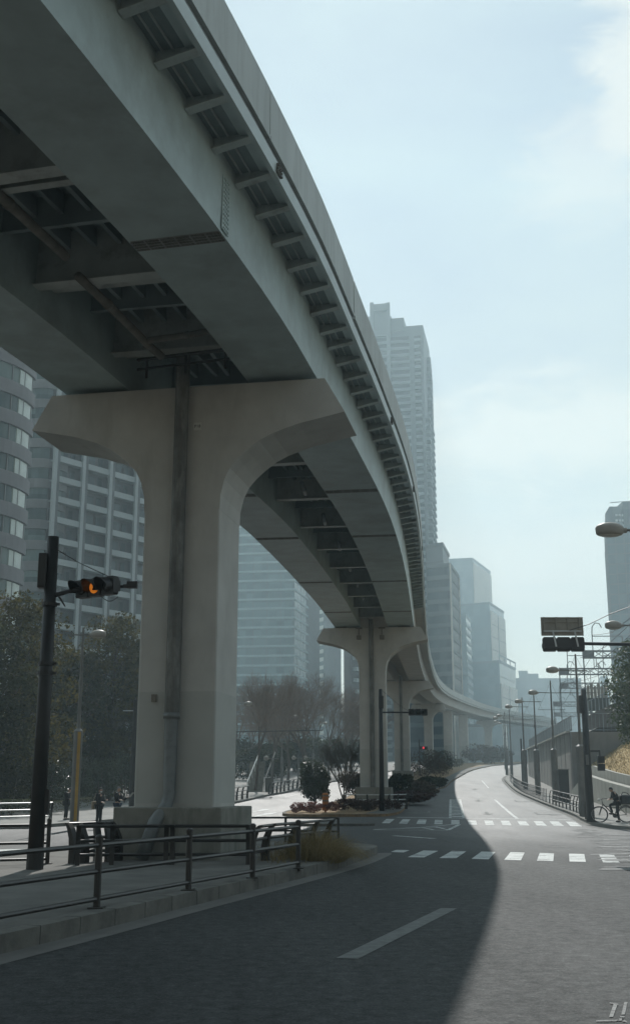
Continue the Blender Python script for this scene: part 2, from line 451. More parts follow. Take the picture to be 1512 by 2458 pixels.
mark_lines('median_chevron', [(c3(335, 205), c3(560, 195), .18), (c3(560, 195), c3(715, 181), .18), (c3(335, 206), c3(560, 197), .18), (c3(560, 199), c3(690, 193), .15),
                              (c3(335, 207.5), c3(675, 208.5), .22), (c3(675, 208), c3(728, 182), .2), (c3(428, 234), c3(610, 247), .3),
                              (c3(560, 197), c3(610, 207), .15), (c3(620, 193), c3(672, 206), .15)], paint_m)
mark_lines('lane_line', [(c3(890, 68), c3(993, 155), .2), (c3(830, -20), c3(862, 15), .15)], paint_m)
mark_lines('lane_line', [((833, 2302), (1077, 2181), .24)], faded_m)
def arrow(x, y, s, rot, turn=0, name='road_arrow'):
    """painted arrow; tip points along rot (0 = towards the camera)"""
    o = G(*c3(x, y)); b = MB()
    polys = [[(-.1, 1.6), (.1, 1.6), (.1, -.6), (-.1, -.6)], [(-.42, -.5), (.42, -.5), (0, -1.7)]]
    if turn:
        polys = [[(-.1, 1.6), (.1, 1.6), (.1, -1.0), (-.1, -1.0)], [(turn * .1, -1.0), (turn * .1, -.6), (turn * .8, -.6), (turn * .8, -1.0)],
                 [(turn * .75, -.1), (turn * .75, -1.5), (turn * 1.7, -.8)]]
    for p in polys:
        vs = []
        for px, py in p:
            px *= s * 1.05; py *= s * 1.35
            X = o.x + px * math.cos(rot) - py * math.sin(rot); Y = o.y + px * math.sin(rot) + py * math.cos(rot)
            vs.append((X, Y, zg(Y) + .012))
        b.add(vs, [tuple(range(len(vs)))])
    return tag(b.build(name, faded_m), kind='structure')
arrow(588, 127, .95, -.1, -1); arrow(855, 131, .85, -.1); arrow(1085, 134, .85, -.1, 1)
arrow(603, 71, .95, -.15, -1); arrow(815, 72, .85, -.12); arrow(988, 75, .8, -.12, 1); arrow(798, 20, .85, -.15)
def c8(x, y): return (1202.5 + x * .2047, 2284.9 + y * .2047)
kan = [[(1262, 775), (1308, 775), (1362, 628), (1315, 622)], [(1266, 612), (1370, 632), (1368, 618), (1270, 601)], [(1405, 747), (1447, 743), (1480, 600), (1440, 600)],
       [(1392, 778), (1440, 780), (1447, 766), (1390, 764)], [(1110, 828), (1350, 824), (1392, 806), (1112, 814)], [(1350, 824), (1440, 812), (1410, 786), (1385, 790)], [(1420, 828), (1474, 838), (1470, 826), (1412, 790)]]
mark_quads('road_lettering', [[c8(*p) for p in q] for q in kan], worn_m)
wr = random.Random(3); b = MB()
for i in range(60):
    x = wr.uniform(1290, 1512); y = 205 + (x - 1290) * wr.uniform(.1, .95) + wr.uniform(-6, 6)
    o = G(*c3(x, y)); w, l = wr.uniform(.15, .7), wr.uniform(.08, .3); k = wr.uniform(-.15, .15)
    pts = [(o.x - w, o.y - l), (o.x + w * .8, o.y - l * .7 + k), (o.x + w, o.y + l + k), (o.x - w * .7, o.y + l * .6)]
    b.add([(px, py, zg(py) + .006 + i * .0001) for px, py in pts], [(0, 1, 2, 3)])
tag(b.build('worn_lettering', worn_m), kind='structure')
mark_lines('lane_line', [(c3(1110, 282), c3(1230, 286), .2), (c3(812, 211), c3(930, 212), .15)], worn_m)
# left street
mark_quads('zebra_crossing', [[(-40, 2064), (60, 2060), (110, 2050), (-20, 2052)], [(-40, 2048), (90, 2043), (140, 2036), (-10, 2040)], [(150, 2052), (250, 2045), (262, 2039), (175, 2043)],
                              [(120, 2062), (240, 2055), (252, 2049), (140, 2054)], [(600, 1950), (640, 1945), (665, 1940), (630, 1943)], [(605, 1962), (650, 1955), (668, 1950), (630, 1953)]], paint_m)
mark_lines('lane_line', [((672, 1916), (713, 1907), .15), ((758, 1896), (790, 1889), .15), ((-30, 2074), (110, 2069), .3)], paint_m)

# ------------------------------------------------------------------ guideway alignment
K = 1.05
EP = [(-16.5, -34), (-12.2, -20), (-8.4, -8), (-4.9, 3.5), (-1.92, 13.8), (-.13, 20.9), (.95, 26.4), (2.25, 33.5), (3.8, 43.1), (5.6, 58.3), (8.95, 91.5),
      (13.8, 136), (21.2, 191), (31.8, 240), (49, 302), (82, 390)]
EP = [(x * K, y * K) for x, y in EP]
_l = smooth_line(EP, 60)
for _ in range(300):
    _l = [_l[0]] + [((a[0] + b_[0] * 2 + c[0]) / 4, (a[1] + b_[1] * 2 + c[1]) / 4) for a, b_, c in zip(_l, _l[1:], _l[2:])] + [_l[-1]]
SARC = [0.0]
for a, b_ in zip(_l, _l[1:]): SARC.append(SARC[-1] + math.hypot(b_[0] - a[0], b_[1] - a[1]))
import bisect
def edge(s):
    i = min(max(bisect.bisect(SARC, s) - 1, 0), len(_l) - 2)
    t = (s - SARC[i]) / (SARC[i + 1] - SARC[i])
    a, b_ = _l[i], _l[i + 1]
    p = Vector((a[0] + (b_[0] - a[0]) * t, a[1] + (b_[1] - a[1]) * t))
    j, k = max(i - 6, 0), min(i + 7, len(_l) - 1)
    d = Vector((_l[k][0] - _l[j][0], _l[k][1] - _l[j][1])).normalized()
    return p, d, Vector((d.y, -d.x))
def s_at(y):
    for i in range(len(_l) - 1):
        if _l[i + 1][1] >= y: return SARC[i] + (SARC[i + 1] - SARC[i]) * (y - _l[i][1]) / (_l[i + 1][1] - _l[i][1])
    return SARC[-1]
def zb(y): return EYE + K * 8.91 + .03 * y          # underside of the girders
OFFY = [-40, 18 * K, 26 * K, 37 * K, 44 * K, 67 * K, 500]
OFFS = {'RR': [-.8] * 7, 'RL': [-2.5, -2.5, -2.5, -2.65, -2.65, -2.65, -2.65],
        'LR': [-5.75, -5.65, -5.55, -5.1, -4.9, -4.6, -4.6], 'LL': [-7.35, -7.35, -7.2, -7.0, -6.75, -6.4, -6.4],
        'DL': [-8.2, -8.2, -8.05, -7.85, -7.6, -7.3, -7.3]}
OFFS = {k: [x * K for x in v] for k, v in OFFS.items()}
def off(key, y):
    if not isinstance(key, str): return key
    v = OFFS[key]
    for i in range(6):
        if y <= OFFY[i + 1]: return v[i] + (v[i + 1] - v[i]) * (y - OFFY[i]) / (OFFY[i + 1] - OFFY[i])
    return v[-1]
def vp(s, o, z):
    p, d, n = edge(s)
    q = p + n * off(o, p.y)
    return Vector((q.x, q.y, zb(p.y) + z))
def sweep(mb, prof, s0, s1, step=1.6):
    """prof: list of (offset key or (key, extra), height)"""
    n = max(1, round((s1 - s0) / step)); k = len(prof); vs = []; fs = []
    for i in range(n + 1):
        s = s0 + (s1 - s0) * i / n; p, d, nn = edge(s)
        for o, z in prof:
            e = 0
            if isinstance(o, tuple): o, e = o
            q = p + nn * (off(o, p.y) + e); vs.append((q.x, q.y, zb(p.y) + z))
    for i in range(n):
        for j in range(k): fs.append((i * k + j, i * k + (j + 1) % k, (i + 1) * k + (j + 1) % k, (i + 1) * k + j))
    fs += [tuple(range(k)), tuple(n * k + j for j in reversed(range(k)))]
    mb.add(vs, fs); return mb
S1, S2, S3 = s_at(27.7), s_at(84.5), s_at(147)
SE = SARC[-1] - 2
zt = 1.35 * K
def guideway(label, s0, s1, near, joints):
    p, d, n = edge((s0 + s1) / 2)
    g = thing('guideway_span', label, 'elevated railway', (p.x - 4, p.y, 0), group='spans of the elevated guideway')
    gm = steel if near else conc
    a, b = s0 + .006, s1 - .006
    sweep(MB(), [('RL', 0), ('RR', 0), (('RR', .04), 1.79), (('RL', -.04), 1.79)], a, b).build('box_girder', gm, g, True)
    sweep(MB(), [('LL', 0), ('LR', 0), (('LR', .04), 1.79), (('LL', -.04), 1.79)], a, b).build('box_girder', gm, g, True)
    for e in ((('RL', -.06), ('RL', .02)), (('RR', -.02), ('RR', .06)), (('LR', -.02), ('LR', .06)), (('LL', -.06), ('LL', .02))) if near else ():
        pass
    # deck plate with its lower edge
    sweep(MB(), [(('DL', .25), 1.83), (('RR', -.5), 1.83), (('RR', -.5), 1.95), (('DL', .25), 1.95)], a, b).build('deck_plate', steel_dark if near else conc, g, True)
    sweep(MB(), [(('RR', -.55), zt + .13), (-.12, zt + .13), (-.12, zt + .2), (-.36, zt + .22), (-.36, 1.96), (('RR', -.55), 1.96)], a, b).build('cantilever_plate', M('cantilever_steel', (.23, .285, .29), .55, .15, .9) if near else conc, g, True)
    # right edge beam, then a recessed groove and the parapet above
    sweep(MB(), [(-.1, zt), (0, zt), (.02, zt + .27), (-.3, zt + .27), (-.3, zt + .1), (-.1, zt + .1)], a, b).build('edge_beam', edge_m if near else parapet_m, g, True)
    sweep(MB(), [(-.36, zt + .274), (-.05, zt + .274), (-.05, zt + .43), (-.36, zt + .43)], a, b).build('cable_groove', bolt_m, g, True)
    sweep(MB(), [(('DL', 0), zt), (('DL', .3), zt), (('DL', .3), zt + .5), (('DL', -.02), zt + .5)], a, b).build('edge_beam', edge_m if near else parapet_m, g, True)
    # parapet panels with open joints
    js = [s0 + .06] + [s for s in joints if s0 < s < s1] + [s1 - .06]
    for q, r in zip(js, js[1:]):
        sweep(MB(), [(-.2, zt + .42), (.05, zt + .42), (.05, zt + .5), (.03, zt + .53), (.03, zt + 1.5), (-.2, zt + 1.5)], q + .02, r - .02).build('parapet_panel', parapet_m, g, True)
        sweep(MB(), [(('DL', -.03), zt + .52), (('DL', .2), zt + .52), (('DL', .2), zt + 1.5), (('DL', -.03), zt + 1.5)], q + .02, r - .02).build('parapet_panel', parapet_m, g, True)
    sweep(MB(), [(-.05, zt + .32), (-.01, zt + .32), (-.01, zt + .37), (-.05, zt + .37)], a, b).build('cable_conduit', pipe_l, g, True)
    return g
joints = [s_at(13.2), s_at(18.9), s_at(27.7)] + [s_at(27.7) + 8 * i for i in range(1, 60)]
span1 = guideway('near steel guideway span passing overhead, ending on the nearest pier', s_at(-16), S1, True, joints)
span2 = guideway('ribbed steel guideway span between the nearest pier and the second pier', S1, S2, True, joints)
span3 = guideway('distant concrete guideway curving right past the towers, without ribs', S2, SE, False, joints)

def rib(s, g):
    """tapered bracket under the cantilever, with a bottom flange"""
    p, d, n = edge(s); w = .011
    r0 = off('RR', p.y) + .05
    pro = [(r0, zt - .12), (-.11, zt + .02), (-.11, zt + .14), (r0, zt + .14)]
    m = MB(); z0 = zb(p.y)
    A = [Vector(((p + n * o).x - d.x * w, (p + n * o).y - d.y * w, z0 + z)) for o, z in pro]
    m.extrude(A, Vector((d.x, d.y, 0)) * 2 * w)
    F_ = [Vector(((p + n * o).x - d.x * .1, (p + n * o).y - d.y * .1, z0 + z)) for o, z in ((r0, zt - .14), (-.1, zt - .004), (-.1, zt + .016), (r0, zt - .122))]
    m.extrude(F_, Vector((d.x, d.y, 0)) * .2)
    m.build('bracket_rib', steel_rib, g, True)
for g, a, b in ((span1, s_at(2.), S1), (span2, S1, S2)):
    for o_ in (-.5, -.68):
        sweep(MB(), [(o_ - .006, zt + .07), (o_ + .006, zt + .07), (o_ + .006, zt + .14), (o_ - .006, zt + .14)], max(a, s_at(4)), b).build('stiffener', steel_rib, g, True)
    s = a + .7
    while s < b - .3:
        rib(s, g); s += 1.34
def cross(s, g, z, fw, big):
    p, d, n = edge(s); m = MB()
    a = vp(s, 'LR', z); b = vp(s, 'RL', z)
    m.bar(a, b, fw, .03)
    m.bar(a + Vector((0, 0, (1.8 - z) / 2)), b + Vector((0, 0, (1.8 - z) / 2)), .02, 1.78 - z)
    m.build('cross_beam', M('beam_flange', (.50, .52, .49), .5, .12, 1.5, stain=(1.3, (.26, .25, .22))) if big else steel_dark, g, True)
for g, a, b, stp in ((span1, s_at(6.), S1, 4.6), (span2, S1, S2, 5.7)):
    s = b - 1.9
    while s > a + .5:
        cross(s, g, .55, .34, True); cross(s + .85, g, .8, .2, True); cross(s - 1.6, g, 1.1, .12, False)
        s -= stp
for g, a, b in ((span1, s_at(4.), S1 - .3), (span2, S1 + .3, S2 - .3)):
    for o in ('RL', 'LR'):
        for e in (.75, 1.35):
            sg = -1 if o == 'RL' else 1
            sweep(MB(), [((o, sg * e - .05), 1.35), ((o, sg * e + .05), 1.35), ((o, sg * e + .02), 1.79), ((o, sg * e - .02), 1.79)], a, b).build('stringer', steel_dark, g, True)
def splice(s, g, keys):
    m = MB(); p, d, n = edge(s)
    o0, o1 = off(keys[0], p.y), off(keys[1], p.y)
    k = 6
    for i in range(k):
        for j in range(4):
            for r in (-.15, -.05, .05, .15):
                o = o0 + (o1 - o0) * (i + .17 + .22 * j) / k
                q = p + n * o + d * r
                m.box((q.x, q.y, zb(q.y if False else p.y) - .014 + .03 * r), (.05, .055, .02), math.atan2(d.y, d.x))
    m.build('splice_plate', bolt_m, g, True)
    m = MB()
    a = p + n * (o0 + .03); b = p + n * (o1 - .03)
    m.bar((a.x, a.y, zb(p.y) - .006), (b.x, b.y, zb(p.y) - .006), .42, .01)
    m.build('splice_plate', M('splice_paint', (.27, .275, .25), .6, .25, 7.), g, True)
for y in (6.5, 18.9): splice(s_at(y * 1.0), span1, ('RL', 'RR')); splice(s_at(y), span1, ('LL', 'LR'))
for y in (39.5, 48.2, 61.5, 75): splice(s_at(y), span2, ('RL', 'RR')); splice(s_at(y), span2, ('LL', 'LR'))
# vertical splice on the web of the near girder and the junction fitting on the edge beam
m = MB(); s = s_at(18.9); p, d, n = edge(s)
a_, b_ = vp(s, ('RR'), .1), vp(s, ('RR'), 1.2)
q = p + n * (off('RR', p.y) + .025); m.bar((q.x, q.y, zb(p.y) + .06), (q.x, q.y, zb(p.y) + 1.15), .02, .36, up=(d.x, d.y, 0))
for i in range(12):
    for j in (-.12, -.04, .04, .12):
        q = p + n * (off('RR', p.y) + .04) + d * j; m.box((q.x, q.y, zb(p.y) + .1 + i * .09), (.03, .03, .03))
m.build('splice_plate', steel, span1, True)
for g, y in ((span1, 19.4), (span2, 36), (span2, 46), (span2, 60), (span2, 75)):
    m = MB(); s = s_at(y); a = vp(s, .03, zt + .13); b = vp(s + .26, .03, zt + .13)
    m.bar(a, b, .03, .2)
    for i in range(4):
        for j in range(3):
            q = a.lerp(b, i / 3); m.box((q.x + .02, q.y, q.z - .07 + .07 * j), (.035, .035, .035))
    m.build('junction_plate', bolt_m, g, True)
# pipes slung below the deck
def pipe(g, pts, r, mat, name='drain_pipe'):
    P = [vp(s, o, z) for s, o, z in pts]
    m = MB(); m.tube(P, r, 10)
    for i in range(1, len(P) - 1, 2): m.tube([P[i] - (P[i + 1] - P[i]).normalized() * .06, P[i] + (P[i + 1] - P[i]).normalized() * .06], r * 1.2, 10)
    m.build(name, mat, g, True, smooth=True)
cen = -4.05 * K
pipe(span1, [(s_at(y), cen - .5, .72) for y in (3, 6, 9, 12, 15, 18, 20.4)], .1, pipe_rust)
pipe(span1, [(s_at(y), cen - .45, .5) for y in (20.9, 22.5, 24, 25.2)] + [(s_at(25.6), cen - .2, .3)], .1, pipe_rust)
pipe(span1, [(s_at(24.9), cen - .35, .5), (s_at(25), cen + .6, .6), (s_at(25.1), 'RL', .75)], .08, pipe_rust)
for y in (41, 47, 53.5, 60, 66, 72):
    pipe(span2, [(s_at(y), cen + .35, .75), (s_at(y + .5), cen + .35, .62), (s_at(y + 1.2), cen + .3, .6)], .09, pipe_l)
# cable tray and inspection rail by the near pier head
m = MB(); a = vp(S1 - 2.0, cen - .9, .32); b = vp(S1 - 2.0, 'RL', .45)
m.bar(a, b, .12, .05); m.bar(a + Vector((0, 0, -.25)), b + Vector((0, 0, -.25)), .05)
for t in (.1, .5, .9):
    q = a.lerp(b, t); m.bar(q, q + Vector((0, 0, -.5)), .06)
m.build('inspection_rail', polem, span1, True)

# ------------------------------------------------------------------ piers
def chamfer_rect(hu, hv, c):
    return [(-hu + c, -hv), (hu - c, -hv), (hu, -hv + c), (hu, hv - c), (hu - c, hv), (-hu + c, hv), (-hu, hv - c), (-hu, -hv + c)]
def pier(label, ctr, d, ztop, zbase, full, hw=.97, hd=1.0, capscale=1.0, peds=True, cap=True):
    rz = math.atan2(-d.x, d.y)
    t = thing('viaduct_pier', label, 'pier', (ctr.x, ctr.y, zbase), rz, 'piers carrying the elevated guideway')
    H = ztop - zbase
    half = [(3.62, 0), (4.12, -.87), (2.95, -1.10), (2.3, -1.30), (1.95, -1.47), (1.65, -1.68), (1.42, -1.88), (1.22, -2.1), (1.08, -2.38), (.99, -2.75), (.975, -3.1)]
    half = [(u * capscale if u > 1.1 else u / .97 * hw, w * 1.05) for u, w in half]
    if cap:
        prof = half + [(-u, w) for u, w in reversed(half)]
        m = MB(); m.extrude([(u, -hd, H + w) for u, w in prof], (0, 2 * hd, 0))
        m.build('pier_cap', conc, t)
    hb = H - 3.1 * 1.05 if cap else H
    MB().prism(chamfer_rect(hw, hd, .03), .9 if peds else -.4, hb).build('column', conc, t)
    MB().prism(chamfer_rect(hw + .004, hd + .004, .032), 1.3 if peds else .1, min(3.9, hb - .5)).build('protective_coating', conc_wet, t)
    if peds:
        MB().prism(chamfer_rect(1.3, 1.5, .04), -.3, 1.22).build('pedestal', ped_m, t, bevel=.03)
    for u in (-2.55, 2.55) if cap else ():
        MB().box((u * capscale * .93, 0, H + .06), (.9, 1.1, .13)).build('bearing', bolt_m, t)
    return t, H
p, d, n = edge(S1)
zcap = lambda y: zb(y) - .16
c1 = p + n * (-4.0 * K)
pier1, H1 = pier('nearest T shaped concrete pier with drainpipe and number plate, standing behind railings', c1, d, zcap(p.y), .15, True)
def on_pier1(u, v, w): return (u, v, w)
# drain pipe down the front: long dark run, pale lower elbow, kicked out at the foot
m = MB(); m.tube([(-.02, -1.16, H1 + .9), (-.02, -1.16, H1 - .2), (-.06, -1.14, 3.4)], .18, 12)
m.box((.0, -1.09, H1 / 2 + 1.7), (.2, .2, H1 - 3.5))
m.build('drain_pipe', pipe_m, pier1, smooth=False)
m = MB(); m.tube([(-.06, -1.14, 3.42), (-.06, -1.14, 3.3), (-.06, -1.15, 1.5), (-.1, -1.22, 1.25), (-.24, -1.6, .9), (-.5, -1.72, .08)], [.17, .17, .15, .15, .15, .16], 12)
m.tube([(-.06, -1.14, 3.25), (-.06, -1.14, 3.38)], .2, 12)
m.build('drain_pipe_foot', pipe_l, pier1, smooth=True)
m = MB(); m.box((.36, -1.015, H1 - 1.08), (.2, .02, .2)); pl = m.build('number_plate', white_p, pier1)
cu = bpy.data.curves.new('pier_number', 'FONT'); cu.body = 'P18'; cu.size = .11; cu.align_x = 'CENTER'; cu.align_y = 'CENTER'; cu.extrude = .001
cu.materials.append(ink)
tx = bpy.data.objects.new('pier_number', cu); COL.objects.link(tx); bpy.context.view_layer.update()
nm_ = bpy.data.meshes.new_from_object(tx.evaluated_get(bpy.context.evaluated_depsgraph_get())); bpy.data.objects.remove(tx); nm_.materials.clear(); nm_.materials.append(ink)
tx = bpy.data.objects.new('pier_number', nm_); COL.objects.link(tx); tx.parent = pl
tx.location = (.36, -1.028, H1 - 1.08); tx.rotation_euler = (PI / 2, 0, 0)
MB().box((-.55, -1.02, 3.75), (.12, .06, .18)).build('junction_box', pipe_rust, pier1)
p, d, n = edge(S2)
pier2, H2 = pier('second T shaped pier rising from the planted island, dark signal pole in front', p + n * (-3.75 * K), d, zcap(p.y), zg(p.y) + .15, True)
m = MB(); m.tube([(-.05, -1.1, H2 + .6), (-.05, -1.1, .3)], .17, 10); m.build('drain_pipe', pipe_m, pier2)
for u in (-.95, .75):
    m = MB(); m.box((u, -1.12, H2 - .75), (.34, .25, .3)); m.box((u, -1.2, H2 - .35), (.08, .1, .6)); m.box((u, -1.1, H2 - .05), (.5, .15, .1)); m.build('drain_box', pipe_rust, pier2)
p, d, n = edge(S3)
pier3, H3 = pier('third T shaped pier, partly hidden behind the second', p + n * (-3.75 * K), d, zcap(p.y), zg(p.y) + .15, True)
m = MB(); m.tube([(-.05, -1.1, H3 + .6), (-.05, -1.1, .3)], .17, 10); m.build('drain_pipe', pipe_m, pier3)
def s_px(px):
    s = S3
    while s < SE:
        p, d, n = edge(s); q = p + n * (-3.75 * K); z = zg(q.y) + 3 - EYE
        if CX + F * q.x / (q.y * ct + z * st) >= px: return s
        s += .5
    return SE
for px, hw_, nm in ((1029, .78, 'slender far pier seen left of the brighter ones, red signal light beside it'), (1076, .95, 'pale far pier standing nearest the kerb where the road bends'),
                   (1113, 1.05, 'broadest of the far piers, pale and square, beneath the curving deck'), (1172, .95, 'farthest pier in view, close to where the guideway passes behind lamp posts')):
    s = s_px(px); p, d, n = edge(s)
    pier(nm, p + n * (-3.75 * K), d, zcap(p.y), zg(p.y) + .1, False, hw_, .8, .8, False, px not in (1076, 1113))
# ------------------------------------------------------------------ railings
def railing(name, label, cat, pts, hgt, rails, post_r, rail_r, mat, rail_mat=None, h=.15, curved=0, pw=1.0, group=None, square=False, between=0, ext=True, cap=True):
    """posts at pts (plan), rails at the given shares of the height; curved = lean of the post head"""
    P = [Vector((p[0], p[1], zg(p[1]) + h)) for p in pts]
    t = thing(name, label, cat, P[0], group=group)
    up = Vector((0, 0, 1))
    allp = []
    for i, p in enumerate(P):
        allp.append(p)
        if i < len(P) - 1:
            for k in range(between): allp.append(p.lerp(P[i + 1], (k + 1) / (between + 1)))
    for i, p in enumerate(allp):
        q = allp[min(i + 1, len(allp) - 1)] - allp[max(i - 1, 0)]; q.z = 0
        nn = Vector((q.y, -q.x, 0)).normalized() * curved
        m = MB()
        if curved:
            d = q.normalized()
            prof = [(0, 0, .17), (0, .35, .16), (.15, .62, .14), (.55, .86, .11), (1.0, 1.0, .08)]
            vs = []
            for a, z, w in prof:
                c = p + nn * a + up * (z * hgt)
                u = nn.normalized() * w * .5 * pw
                for sg in (-1, 1):
                    vs += [c - u + d * sg * post_r, c + u + d * sg * post_r]
            fs = [(0, 1, 3, 2)]
            for j in range(len(prof) - 1):
                k = j * 4
                fs += [(k, k + 1, k + 5, k + 4), (k + 2, k + 3, k + 7, k + 6), (k, k + 2, k + 6, k + 4), (k + 1, k + 3, k + 7, k + 5)]
            k = (len(prof) - 1) * 4; fs.append((k, k + 1, k + 3, k + 2))
            m.add(vs, fs)
        else:
            m.tube([p - up * .05, p + up * hgt * 1.0], post_r, 8)
            if cap: m.lathe([(post_r * 1.15, 0), (post_r * 1.15, .05), (post_r * .5, .075)], 8, p + up * hgt)
            m.box(p + up * .012, (post_r * 4.2, post_r * 4.2, .02))
        m.build('post', mat, t, True)
    for r in rails:
        m = MB(); L = []
        for i, p in enumerate(P):
            q = P[min(i + 1, len(P) - 1)] - P[max(i - 1, 0)]; q.z = 0
            nn = Vector((q.y, -q.x, 0)).normalized() * curved * (max(0, r - .4) / .6) ** 1.5 if curved else Vector((0, 0, 0))
            L.append(p + nn + up * hgt * r)
        m.tube(L, rail_r, 8); m.build('rail', rail_mat or mat, t, True, smooth=False)
    return t
fb = [G(x, y, ISL) for x, y in ((232, 2181), (452, 2138), (606, 2108), (716, 2085))]
dv = (fb[0] - fb[1]); first = [(fb[0].x + dv.x * .95 * k, fb[0].y + dv.y * .97 * k) for k in (2, 1)]
railing('guard_rail', 'dark brown three rail pedestrian fence along the front kerb of the island', 'railing', first + [(p.x, p.y) for p in fb], .88, (.93, .54, .14), .05, .032, brown, h=ISL)
q0 = G(114, 2074, ISL)
railing('guard_rail', 'short three rail fence ending beside the tall black pole at left', 'railing', [(q0.x - 6.4, q0.y - 3.2), (q0.x - 3.2, q0.y - 1.6), (q0.x, q0.y)], .88, (.92, .50, .12), .045, .03, brown, h=ISL)
# heavy railing with curved posts round the pier foot
zf = lambda px, py: G(px, py, ISL)
l0, l1 = zf(186, 2077), zf(268, 2074); r0, r1 = zf(596, 2075), zf(752, 2020)
fr = [zf(px, py) for px, py in ((186, 2077), (268, 2076), (398, 2075), (414, 2075), (596, 2075))]
railing('pier_railing', 'dark railing with flat curved posts across the front of the nearest pier', 'railing', [(v.x, v.y) for v in fr], .82, (.97, .6, .25), .05, .034, brown, h=ISL, curved=.16)
fr = [zf(px, py) for px, py in ((176, 2073), (203, 2071), (234, 2068), (262, 2069), (284, 2066))]
railing('pier_railing', 'cluster of dark curved posts behind the left end of the front railing', 'railing', [(v.x, v.y) for v in fr], .85, (.97, .62, .28), .07, .034, brown, h=ISL, curved=-.2)
railing('pier_railing', 'dark curved post railing running back from the pier toward the grass clump', 'railing', [(r0.x + .05, r0.y + .1), (r0.x + .3, r0.y + 1.4), (r0.x + .85, r0.y + 3.2), (r0.x + 1.35, r0.y + 4.9), (r0.x + 1.75, r0.y + 6.3)], .8, (.97, .62, .28), .07, .034, brown, h=ISL, curved=.2)
railing('pier_railing', 'thin dark rail along the back edge of the island behind the nearest pier', 'railing', [(-2.5, 36.0), (-.9, 36.1), (.7, 35.4)], .8, (.98, .5), .04, .03, brown, cap=False)
# right kerb fence with curved posts
rf = smooth_line([(13.95, 62.6), (14.6, 65.5), (15.5, 71), (16.5, 82.6), (18.0, 98), (19.5, 113), (21.6, 130)], 7)
rf = [(x + .45, y) for x, y in rf]
railing('roadside_fence', 'long dark fence of close curved posts along the right kerb', 'railing', rf[:24], 1.0, (.98, .66, .36), .045, .03, M('fence_brown', (.06, .055, .05), .4, .2, 4.), lampgrey, curved=.16, pw=.55)
railing('roadside_fence', 'thin straight railing farther up the right kerb at the road bend', 'railing', [(x, y) for x, y in rf[24:]] + [(24.2, 145), (27, 161)], 1.0, (.98, .66, .36), .025, .022, brown, lampgrey, between=1, cap=False)
# fences of the left street and planted island
railing('street_fence', 'low dark fence at the plaza kerb, left of the yellow striped lamp post', 'railing', [(-15.4, 55.2), (-12.9, 57.4)], 1.0, (.98, .66, .36), .05, .035, brown, white_metal, curved=.15)
railing('street_fence', 'dark roadside fence right of the nearest pier, near end of the left street', 'railing', [(-8.6, 79), (-7.6, 84), (-6.5, 91), (-5.6, 97)], 1.0, (.98, .66, .36), .05, .035, brown, curved=.15, between=2)
railing('street_fence', 'dark roadside fence farther along the left street, behind the round bush', 'railing', [(-4.2, 107), (-3, 114), (-1.5, 124), (.2, 136)], 1.0, (.98, .66, .36), .05, .035, brown, curved=.15, between=3)
railing('island_fence', 'fence with bright sunlit rails in front of the second pier', 'railing', [(1.9, 77), (4.2, 76.4), (6.0, 77.4)], .95, (.98, .64, .32), .05, .035, brown, white_metal, curved=.12, between=2)
railing('island_fence', 'short fence end with dark curved posts on the planted island verge', 'railing', [(6.9, 92.5), (7.5, 96)], .95, (.98, .64, .32), .06, .035, brown, white_metal, curved=.12, between=1)
railing('corner_post', 'dark railing stub cut by the right edge of the photo beside the cyclist', 'railing', [(15.15, 56.0), (17.4, 55.2)], .95, (.98, .6), .09, .05, brown, cap=False)

# ------------------------------------------------------------------ traffic signals
def visor_signal(parent, c, w, lit, rz, backs=False, n=3):
    """horizontal three lens signal head centred at c, lenses facing -Y before the turn rz"""
    m3 = Matrix.Rotation(rz, 3, 'Z'); c = Vector(c)
    h = w * .34
    m = MB()
    for i in range(n):
        x = (i - (n - 1) / 2) * w / n
        pts = [(x + a * (w / n / 2 - .014), b_ * h / 2) for a, b_ in ((-1, -.82), (-.86, -1), (.86, -1), (1, -.82), (1, .82), (.86, 1), (-.86, 1), (-1, .82))]
        m.extrude([c + m3 @ Vector((px, -.06, pz)) for px, pz in pts], m3 @ Vector((0, .16, 0)))
    m.extrude([c + m3 @ Vector(v) for v in ((-w / 2 + .02, .1, -h * .3), (w / 2 - .02, .1, -h * .3), (w / 2 - .02, .1, h * .3), (-w / 2 + .02, .1, h * .3))], m3 @ Vector((0, .06, 0)))
    body = m.build('signal_body', polem, parent, True)
    for i in range(n):
        x = (i - (n - 1) / 2) * w / n; r = w / n * .40
        tilt = m3 @ Matrix.Rotation(PI / 2, 3, 'X')
        mt = lit if (i == 1 and lit) else M('dark_lens', (.03, .03, .03), .25, .2, 8.)
        MB().lathe([(r * .92, .0), (r * .75, .03), (r * .3, .05)], 20, c + m3 @ Vector((x, -.062, 0)), tilt).build('lens', mt, body, True, smooth=True)
        # visor: open tube, longer at the top
        vs = []; k = 20; L = r * 2.3
        for a in range(k + 1):
            an = -PI * .18 + (PI * 1.36) * a / k
            vs += [c + m3 @ Vector((x + r * 1.05 * math.cos(an), -.06, r * 1.05 * math.sin(an))), c + m3 @ Vector((x + r * 1.05 * math.cos(an), -.06 - L * (.55 + .45 * max(0, math.sin(an))), r * 1.05 * math.sin(an) - .07 * L))]
        vm = MB(); vm.add(vs, [(2 * a, 2 * a + 1, 2 * a + 3, 2 * a + 2) for a in range(k)])
        vo = vm.build('visor', polem, body, True); so = vo.modifiers.new('thick', 'SOLIDIFY'); so.thickness = .008
    return body
def emis(name, col, s):
    m, nt, b = nodes(name); b.inputs['Base Color'].default_value = (*col, 1)
    b.inputs['Emission Color'].default_value = (*col, 1); b.inputs['Emission Strength'].default_value = s; return m
amber = emis('amber_light', (.95, .27, .02), .36)
